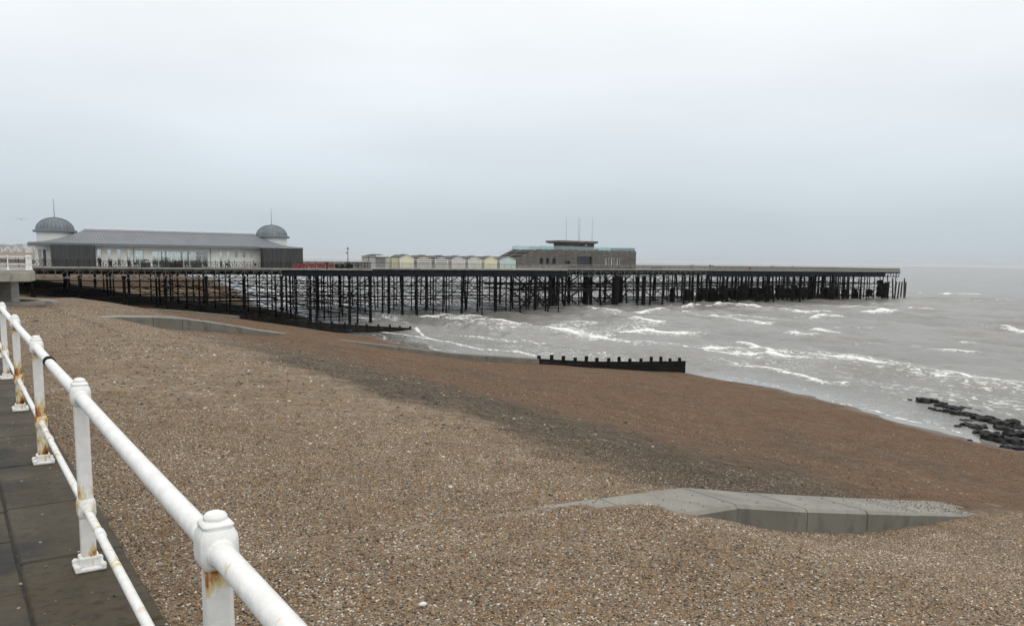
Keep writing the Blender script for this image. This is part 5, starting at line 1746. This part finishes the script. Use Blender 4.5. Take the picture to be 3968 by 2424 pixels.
# glass balustrades along the roof
def glass_run(a, b, t0, t1, z, n):
    pa, pb_ = Vector((a - BO.x, t0 - BO.y, 0)), Vector((b - BO.x, t1 - BO.y, 0))
    root = build('balustrade', MB().beam(pa + Vector((0, 0, z + 1.12)), pb_ + Vector((0, 0, z + 1.12)), .06, .05), M['galv'], tb_)
    for k in range(n):
        q0, q1 = pa.lerp(pb_, k / n), pa.lerp(pb_, (k + 1) / n)
        d = (q1 - q0).normalized() * .03
        build('glass_panel', MB().beam(q0 + d + Vector((0, 0, z + .58)), q1 - d + Vector((0, 0, z + .58)), .025, 1.0), M['glass_green'], root)
        build('baluster', MB().beam(q0 + Vector((0, 0, z)), q0 + Vector((0, 0, z + 1.12)), .035, .035), M['galv'], root)
glass_run(SL1 + 1.2, SR - .25, TFB + .35, TFB + .35, HB - .12, 22)
glass_run(SR - .3, SR - .3, TFB + .4, TBB - .3, HB - .12, 7)
glass_run(SL1 - .6, SR - .3, TBB - .25, TBB - .25, HB - .12, 22)
for px, wd in ((2406, 14), (2430, 22), (2310, 12)):
    s = att(px, 972, TFB + 2)[0]
    build('roof_bench', MB().box(s - BO.x - wd * .037, s - BO.x + wd * .037, TFB + 1.2 - BO.y, TFB + 2.2 - BO.y, HB - .1, HB + .42), M['furniture'], tb_)

# ================================================================ lamp, banners and small things on the pier
s = att(1348, 1000, T1 + 1.2)[0]
lp = thing('lamp_post', 'black Victorian lamp post with a glass lantern on the landward deck', 'lamp post', P(s, T1 + 1.2, ZD), PAZ)
zt = att(1348, 957, T1 + 1.2)[1] - ZD
build('column', MB().lathe([(.16, 0), (.16, .5), (.10, .6), (.075, .9), (.06, zt - .85), (.09, zt - .8), (.04, zt - .74)], 10), M['black_iron'], lp, smooth=True, auto=40)
lan = build('lantern', MB().lathe([(.09, zt - .74), (.20, zt - .36)], 6), M['glass'], lp)
build('lantern_bulb', MB().lathe([(.03, zt - .70), (.07, zt - .55), (.03, zt - .42)], 8), M['white_trim'], lan)
build('lantern_cap', MB().lathe([(.25, zt - .36), (.22, zt - .28), (.08, zt - .12), (.05, zt - .06), (.01, zt)], 8), M['black_iron'], lan)
build('side_lamp', MB().lathe([(.05, -.12), (.13, -.04), (.13, .06), (.02, .14)], 8, (-.28, 0, zt - 1.15)).beam((-.28, 0, zt - 1.05), (0, 0, zt - .98), .03, .03), M['black_iron'], lp)
m = NT('banner_red')
g = m.objc()
n1 = m.noise(m.mapping(g, (1, 1, 1.3)), 4.5, 4, .6)
c = m.mix(m.mr(n1, .4, .62), (.12, .025, .03), (.24, .06, .062))
n2 = m.noise(m.mapping(g, (1, 1, 2), loc=(3, 1, 0)), 3.2, 2, .5)
c = m.mix(m.mr(n2, .66, .70, 0, .8), c, (.62, .52, .50))
m.set(color=c, rough=.8, spec=.2)
M['banner'] = m.mat
BAN = [att(x, 1020, T1)[0] for x in (1133, 1163, 1196, 1228, 1262, 1273, 1297)]
for k, (a, b, lab) in enumerate(((0, 1, 'red cloth banner tied to the pier railing nearest the slatted screen'), (1, 2, 'red cloth banner second from the slatted screen'), (2, 3, 'red cloth banner with pale lettering, third from the slatted screen'),
                                 (3, 4, 'red cloth banner on the screen side of the timber gatepost'), (5, 6, 'red cloth banner between the timber gatepost and the lamp post'))):
    s0, s1 = BAN[a] + .04, BAN[b] - .04
    mb = MB()
    n = 10
    vs_ = []
    for i in range(n + 1):
        x = (s1 - s0) * i / n
        y = .03 * math.sin(i * 1.9 + k)
        vs_ += [(x, y, .16 + .02 * math.sin(i * 1.3)), (x, y, 1.0 - .02 * abs(math.sin(i * .9)))]
    vs_ += [(x, y + .012, z) for x, y, z in vs_]
    o = 2 * (n + 1)
    fs = []
    for i in range(n):
        fs += [(2 * i, 2 * i + 2, 2 * i + 3, 2 * i + 1), (o + 2 * i + 1, o + 2 * i + 3, o + 2 * i + 2, o + 2 * i)]
    mb.add(vs_, fs)
    tag(build('banner', mb, M['banner'], None, P(s0, T1 + .16, ZD), PAZ), lab, 'banner', 'red banners on the pier railing')
s = att(1267, 1020, T1)[0]
gp = thing('gatepost', 'square brown timber gatepost among the red banners', 'gatepost', P(s, T1 + .02, ZD), PAZ)
build('shaft', MB().box(-.22, .22, -.12, .12, 0, 1.18), M['timber_grey'], gp)
build('cap', MB().box(-.28, .28, -.16, .16, 1.18, 1.26), M['black_iron'], gp)
s0, s1 = att(1302, 1020, T1)[0], att(1372, 1020, T1)[0]
bd = thing('notice_hoarding', 'low black hoarding with two round white emblems beside the lamp post', 'hoarding', P((s0 + s1) / 2, T1 + .62, ZD), PAZ)
build('board', MB().box(-(s1 - s0) / 2, (s1 - s0) / 2, 0, .06, .1, .95), M['black_iron'], bd)
for x in (1320, 1341):
    e = att(x, 1020, T1)[0] - (s0 + s1) / 2
    mb = MB()
    for j in range(14):
        a0, a1 = j * 2 * math.pi / 14, (j + 1) * 2 * math.pi / 14
        mb.beam((e + .17 * math.cos(a0), -.012, .66 + .17 * math.sin(a0)), (e + .17 * math.cos(a1), -.012, .66 + .17 * math.sin(a1)), .02, .06, up=(0, 1, 0))
    mb.beam((e - .1, -.012, .66), (e + .1, -.012, .66), .02, .05, up=(0, 1, 0))
    build('emblem', mb, M['white_trim'], bd)

# cafe tables and chairs in front of the pavilion
ct = thing('cafe_table', '', 'table')
build('table_top', MB().lathe([(.38, .70), (.40, .72), (.38, .74)], 14), M['furniture'], ct)
build('stem', MB().lathe([(.22, 0), (.20, .03), (.03, .06), (.03, .70)], 8), M['furniture'], ct)
cc_ = thing('cafe_chair', '', 'chair')
build('seat', MB().box(-.21, .21, -.21, .21, .43, .47), M['furniture'], cc_)
build('backrest', MB().box(-.21, .21, .18, .22, .50, .88), M['furniture'], cc_)
for sx in (-1, 1):
    for sy in (-1, 1):
        build('leg', MB().beam((sx * .18, sy * .18, 0), (sx * .17, sy * .17, .43 if sy < 0 else .88), .035, .035), M['furniture'], cc_)
tabs = [14.2, 16.4, 18.2, 21.4, 24.0, 26.6, 29.0, 31.2, 33.6, 36.4, 39.0]
tl = 'round black cafe table outside the pavilion windows'
cl_ = 'black cafe chair drawn up to a table outside the pavilion windows'
for k, s in enumerate(tabs):
    o = ct if k == 0 else copy_tree(ct)
    t = T1 + random.uniform(2.0, 5.5)
    o.location, o.rotation_euler = P(s, t, ZD), (0, 0, PAZ)
    tag(o, tl, 'table', 'cafe tables on the pier')
    for j, (dx, dy, a) in enumerate(((-.75, .1, math.pi / 2), (.75, -.1, -math.pi / 2), (.1, .72, 0))):
        if j == 2 and k % 2: continue
        c_ = cc_ if k == 0 and j == 0 else copy_tree(cc_)
        c_.location, c_.rotation_euler = P(s + dx, t + dy, ZD), (0, 0, PAZ + a + random.uniform(-.4, .4))
        tag(c_, cl_, 'chair', 'cafe chairs on the pier')
def planter(s, t, w_, h, hp, lab):
    r_ = thing('planter', lab, 'planter', P(s, t, ZD), PAZ)
    build('box', MB().box(-w_, w_, -.3, .3, 0, h), M['plant_pot'], r_)
    mb = MB()
    rk = random.Random(int(s * 10))
    for _ in range(110):
        x, y, z = rk.uniform(-w_, w_), rk.uniform(-.3, .3), h + hp * rk.random() ** .7
        sc_ = (1 - .5 * (z - h) / hp)
        c = Vector((x * sc_, y * sc_, z))
        a = Vector((rk.uniform(-1, 1), rk.uniform(-1, 1), rk.uniform(-.4, 1))).normalized() * .14
        b = a.cross(Vector((rk.uniform(-1, 1), rk.uniform(-1, 1), rk.uniform(-1, 1)))).normalized() * .05
        mb.add([c - a * .2, c + b, c + a, c - b], [(0, 1, 2, 3)])
    o = build('foliage', mb, M['leaf'], r_)
planter(19.9, T1 + 4.2, .75, .85, .55, 'dark planter with a yellowish shrub by the pavilion double door')
planter(23.3, T1 + 5.0, .85, .95, .8, 'tall dark planter before the first panes of the glazed front')
planter(25.1, T1 + 4.6, .9, .8, .35, 'wide dark planter before the middle of the glazed front')
planter(28.2, T1 + 4.0, .8, .9, .3, 'dark planter below the glazed front beside a seated customer')

# picnic tables on the seaward deck
def picnic(s, t, rz, lab):
    r_ = thing('picnic_table', lab, 'picnic table', P(s, t, ZD), PAZ + rz)
    for k in range(4): build('top_plank', MB().box(-.9, .9, -.38 + k * .19, -.21 + k * .19, .72, .76), M['timber_grey'], r_)
    for sy in (-1, 1): build('bench_plank', MB().box(-.9, .9, sy * .72 - .13, sy * .72 + .13, .43, .47), M['timber_grey'], r_)
    for sx in (-.65, .65):
        for sy in (-1, 1): build('leg', MB().beam((sx, sy * .68, 0), (sx, sy * .22, .72), .05, .09), M['timber_grey'], r_)
        build('cross_bar', MB().box(sx - .03, sx + .03, -.78, .78, .39, .43), M['timber_grey'], r_)
for px, t, lab in ((2534, 182, 'grey picnic table on the deck just past the timber clad building'), (2556, 183, 'grey picnic table standing second past the timber clad building')):
    picnic(att(px, 1035, t)[0], t, 1.2, lab)
def shelter(px, t, lab):
    s, zt = att(px, 1021, t)
    r_ = thing('bar_table', lab, 'high table', P(s, t, ZD), PAZ)
    H = 1.5
    build('table_top', MB().box(-.85, .85, -.4, .4, H - .06, H), M['timber_grey'], r_)
    for x in (-.45, -.15, .15, .45): build('leg', MB().box(x - .03, x + .03, -.03, .03, 0, H - .06), M['timber_grey'], r_)
shelter(2683, 186, 'high table on four close legs near the couple on the deck')
shelter(2995, 186, 'high table on four close legs by the red lifebuoy')
s, z = att(2905, 1038, T3 + .1)
lb = thing('lifebuoy', 'round red lifebuoy housing fixed to the seaward parapet', 'lifebuoy', P(s, T3 + .08, z), PAZ)
mb = MB()
mb.lathe([(.36, 0), (.40, .05), (.36, .1), (.05, .12)], 18)
mb.v = [(x, -z_, y) for x, y, z_ in mb.v]
build('cover', mb, M['red_cloth'], lb)
build('ring', MB().tube((0, -.11, 0), (0, -.14, 0), .14, .12, 12), M['banner'], lb)

# ================================================================ people
def limb_mesh(name, joints, edges, mat, parent, sub=1, root=0):
    me = bpy.data.meshes.new(name)
    keys = list(joints)
    me.from_pydata([joints[k][0] for k in keys], [(keys.index(a), keys.index(b)) for a, b in edges], [])
    me.materials.append(mat)
    o = link(name, me, parent)
    sk = o.modifiers.new('skin', 'SKIN')
    sk.use_smooth_shade = True
    sv = me.skin_vertices[0].data
    for i, k in enumerate(keys):
        r = joints[k][1]
        sv[i].radius = r if isinstance(r, tuple) else (r, r)
        sv[i].use_root = (i == root)
    ss_ = o.modifiers.new('sub', 'SUBSURF')
    ss_.levels = ss_.render_levels = sub
    return o
def person(label, loc, rz, coat, trousers, pose='stand', h=1.72):
    r_ = thing('person', label, 'person', loc, rz)
    k = h / 1.72
    seat = pose == 'sit'
    zh = .50 if seat else .90
    lean = .10 if pose == 'lean' else 0.0
    st = .22 if pose == 'walk' else .0
    pel, chest, neck = (0, 0, zh), (0, -lean * 1.4, zh + .38), (0, -lean * 2.0, zh + .56)
    head = (0, -lean * 2.4 - .02, zh + .69)
    J = {'pelvis': (pel, (.15, .11)), 'chest': (chest, (.18, .12)), 'neck': (neck, .055), 'jaw': ((0, head[1] - .02, zh + .64), .075), 'head': (head, .10), 'crown': ((0, head[1], zh + .79), .07)}
    E_ = [('pelvis', 'chest'), ('chest', 'neck'), ('neck', 'jaw'), ('jaw', 'head'), ('head', 'crown')]
    T_, C_ = {'pelvis': (pel, (.165, .125))}, {'hem': ((0, 0, zh - (.02 if seat else .12)), (.19, .14)), 'pelvis': (pel, (.175, .13)), 'chest': (chest, (.205, .14)), 'collar': ((neck[0], neck[1], neck[2] - .05), .10)}
    TE, CE = [], [('hem', 'pelvis'), ('pelvis', 'chest'), ('chest', 'collar')]
    for sd_, sgn in (('l', -1), ('r', 1)):
        hip = (sgn * .09, 0, zh - .03)
        if seat: knee, ank, toe = (sgn * .11, -.42, zh - .02), (sgn * .11, -.44, .08), (sgn * .11, -.58, .04)
        else: knee, ank, toe = (sgn * .10, -st * sgn * .5 - .02, zh - .43), (sgn * .10, -st * sgn + .01, .08), (sgn * .11, -st * sgn - .13, .035)
        sh_ = (sgn * .20, chest[1] + .0, zh + .48)
        el = (sgn * .26, chest[1] + .03, zh + .22) if not seat else (sgn * .25, -.10, zh + .22)
        wr = (sgn * .25, chest[1] - .12, zh + .02) if not seat and pose != 'lean' else (sgn * .16, -.34, zh + .24)
        hd_ = (wr[0], wr[1] - .05, wr[2] - .05)
        for nm, p_, r in (('hip', hip, .095), ('knee', knee, .065), ('ank', ank, .042), ('toe', toe, .035), ('sh', sh_, .07), ('el', el, .045), ('wr', wr, .033), ('hand', hd_, .03)):
            J[nm + sd_] = (p_, r)
        E_ += [('pelvis', 'hip' + sd_), ('hip' + sd_, 'knee' + sd_), ('knee' + sd_, 'ank' + sd_), ('ank' + sd_, 'toe' + sd_), ('chest', 'sh' + sd_), ('sh' + sd_, 'el' + sd_), ('el' + sd_, 'wr' + sd_), ('wr' + sd_, 'hand' + sd_)]
        for nm, p_, r in (('hip', hip, .11), ('knee', knee, .08), ('ank', (ank[0], ank[1], ank[2]), .06)):
            T_[nm + sd_] = (p_, r)
        TE += [('pelvis', 'hip' + sd_), ('hip' + sd_, 'knee' + sd_), ('knee' + sd_, 'ank' + sd_)]
        for nm, p_, r in (('sh', sh_, .085), ('el', el, .06), ('wr', wr, .046)):
            C_[nm + sd_] = (p_, r)
        CE += [('chest', 'sh' + sd_), ('sh' + sd_, 'el' + sd_), ('el' + sd_, 'wr' + sd_)]
    for nm, J_, E2, mat, rt in (('body', J, E_, M['skin'], 0), ('trousers', T_, TE, trousers, 0), ('coat', C_, CE, coat, 1)):
        limb_mesh(nm, J_, E2, mat, r_, 1, rt)
    limb_mesh('hair', {'a': ((0, head[1] + .03, zh + .66), .09), 'b': ((0, head[1] + .02, zh + .76), .108), 'c': ((0, head[1], zh + .81), .07)}, [('a', 'b'), ('b', 'c')], M['hair'], r_)
    r_.scale = (k, k, k)
    return r_
s = att(385, 1010, T1 + 3)[0]
person('person in a long black coat standing by the slatted screen of the pavilion', P(s, T1 + 3, ZD), PAZ + .4, M['cloth_black'], M['cloth_black'], 'stand', 1.82)
for px, lab in ((682, 'person in dark clothes sitting before the middle of the glazed front'), (697, 'person in a navy jacket sitting at a table beside a dark planter'), (428, 'person in black sitting below a narrow pavilion window'), (500, 'person in navy sitting at the table next to the double door')):
    s = att(px, 1010, T1 + 4)[0]
    person(lab, P(s, T1 + 4, ZD), PAZ + random.uniform(-1.5, 1.5), M['cloth_navy'] if 'navy' in lab else M['cloth_black'], M['cloth_black'], 'sit')
    ch = copy_tree(cc_)
    ch.location, ch.rotation_euler = P(s, T1 + 4.0, ZD), (0, 0, PAZ)
for px, lab, ps_ in ((2753, 'person in black leaning as they walk with a companion on the seaward deck', 'lean'), (2763, 'shorter person in navy walking beside a companion on the seaward deck', 'walk')):
    t = T3 + 1.6
    s = att(px, 1030, t)[0]
    person(lab, P(s, t, ZD), PAZ - 1.3, M['cloth_black'] if ps_ == 'lean' else M['cloth_navy'], M['cloth_black'], ps_, 1.78 if ps_ == 'lean' else 1.62)
s = att(3069, 1028, T3 + 1)[0]
person('person in black bending over the parapet near the pier end', P(s, T3 + 1.0, ZD), PAZ + .2, M['cloth_black'], M['cloth_navy'], 'lean', 1.7)
s = att(2444, 1026, TFB - 1.5)[0]
person('person in black standing against the corner of the timber clad building', P(s, TFB - 1.5, ZD), PAZ + .3, M['cloth_black'], M['cloth_black'], 'stand', 1.6)
s = att(3114, 1031, T3 + 1.4)[0]
person('person in navy looking out over the seaward parapet', P(s, T3 + 1.4, ZD), PAZ, M['cloth_navy'], M['cloth_black'], 'stand', 1.3)

# ================================================================ gulls
def gull(label, loc, rz, flying, group=None):
    r_ = thing('gull', label, 'gull', loc, rz, group)
    b = MB()
    pr = [(.01, -.24), (.05, -.18), (.085, -.05), (.08, .08), (.05, .17), (.055, .22), (.03, .28), (.008, .33)]
    b.lathe(pr, 10)
    b.v = [(x, z, y + (.12 if not flying else 0) + (.05 if z > .15 and not flying else 0)) for x, y, z in b.v]
    build('body', b, M['gull_white'], r_, smooth=True)
    for sgn in (-1, 1):
        w2 = MB()
        if flying:
            w2.add([(sgn * .05, .08, .02), (sgn * .35, .14, .14), (sgn * .68, .02, .06), (sgn * .36, -.03, .13), (sgn * .05, -.08, .02),
                    (sgn * .05, .08, .0), (sgn * .35, .14, .12), (sgn * .68, .02, .045), (sgn * .36, -.03, .11), (sgn * .05, -.08, .0)],
                   [(0, 1, 3, 4), (1, 2, 3), (9, 8, 6, 5), (8, 7, 6), (0, 5, 6, 1), (1, 6, 7, 2), (2, 7, 8, 3), (3, 8, 9, 4)])
        else:
            w2.add([(sgn * .085, .1, .15), (sgn * .095, -.1, .13), (sgn * .03, -.34, .10), (sgn * .02, -.05, .21), (sgn * .10, 0, .12)], [(0, 1, 3), (1, 2, 3), (0, 4, 1), (4, 2, 1)])
        build('wing', w2, M['gull_grey'], r_)
        if not flying: build('leg', MB().beam((sgn * .035, 0, 0), (sgn * .035, 0, .07), .012, .012), M['gull_grey'], r_)
    return r_
gull('gull gliding with spread wings in the sky beside the domed pavilion', aty(82, 849, 110), .9, True)
for px, y in ((3448, 1033), (3462, 1032), (3470, 1034), (3120, 1025)):
    s = att(px, y, T3 + .22)[0]
    gull('gull perched on the grey parapet at the pier end', P(s, T3 + .22, ZD + 1.10), PAZ + random.uniform(0, 6), False, 'gulls on the pier parapet')

# ================================================================ drift on the shingle
def scrap(x, y, kind, k):
    d = ray(x, y)
    lo, hi = 3.0, 300.0
    for _ in range(50):
        mm = (lo + hi) / 2
        p_ = EYE + d * mm
        if p_.z < float(beach_z(p_.dot(N), p_.dot(Q))): hi = mm
        else: lo = mm
    rk = random.Random(k)
    px = p_.y / F
    mb = MB()
    if kind == 'shell':
        n = 12
        L_, W_ = 13 * px * 1.6, 8 * px
        vs_ = []
        for r_, z in ((1, .0), (.75, .018), (.35, .030), (.02, .034)):
            vs_ += [(L_ * r_ * math.cos(a * 2 * math.pi / n), W_ * r_ * math.sin(a * 2 * math.pi / n) * 1.6, z + .012) for a in range(n)]
        fs = [(i * n + a, i * n + (a + 1) % n, (i + 1) * n + (a + 1) % n, (i + 1) * n + a) for i in range(3) for a in range(n)] + [tuple(range(n - 1, -1, -1))]
        mb.add(vs_, fs)
        o = build('cuttlebone', mb, M['white_trim'], None, p_ + Vector((0, 0, .02)), .5, smooth=True)
        return tag(o, 'white oval cuttlebone lying on the shingle by the railing', 'cuttlebone')
    w_ = rk.uniform(7, 13) * px
    for j in range(9):
        a = rk.uniform(0, 6.28)
        q0 = Vector((rk.uniform(-.5, .5) * w_, rk.uniform(-.5, .5) * w_, rk.uniform(.01, .05)))
        q1 = q0 + Vector((math.cos(a), math.sin(a), rk.uniform(-.1, .25))) * w_ * .6
        mb.beam(q0, q1, w_ * .16, w_ * .06)
    o = build('seaweed', mb, M['timber_black'], None, p_ + Vector((0, 0, .01)))
    return tag(o, 'dark scrap of dried seaweed lying on the shingle', 'seaweed', 'seaweed scraps on the beach')
scrap(1638, 2353, 'shell', 0)
for k, (x, y) in enumerate([(176, 1219), (135, 1246), (742, 1325), (695, 1311), (570, 1387), (568, 1427), (541, 1345), (1073, 1483), (1178, 1491), (845, 1496), (767, 1518), (1252, 1400),
                            (1115, 1452), (1295, 1523), (1640, 1544), (2067, 1810), (2110, 2205), (3710, 2120), (1340, 1692), (2425, 1640)]):
    scrap(x, y, 'weed', k + 1)

# ================================================================ haze over the bay
mz = bpy.data.materials.new('haze')
mz.use_nodes = True
t_ = mz.node_tree
t_.nodes.remove(t_.nodes['Principled BSDF'])
pv_ = t_.nodes.new('ShaderNodeVolumePrincipled')
pv_.inputs['Color'].default_value = (.93, .96, 1, 1)
pv_.inputs['Density'].default_value = .00005
pv_.inputs['Anisotropy'].default_value = .2
t_.links.new(pv_.outputs[0], t_.nodes['Material Output'].inputs['Volume'])
hz = build('haze', MB().box(-46000, 46000, -46000, 46000, -32, 72), mz)
tag(hz, 'thin pale sea haze over the whole bay', None, None, 'stuff')
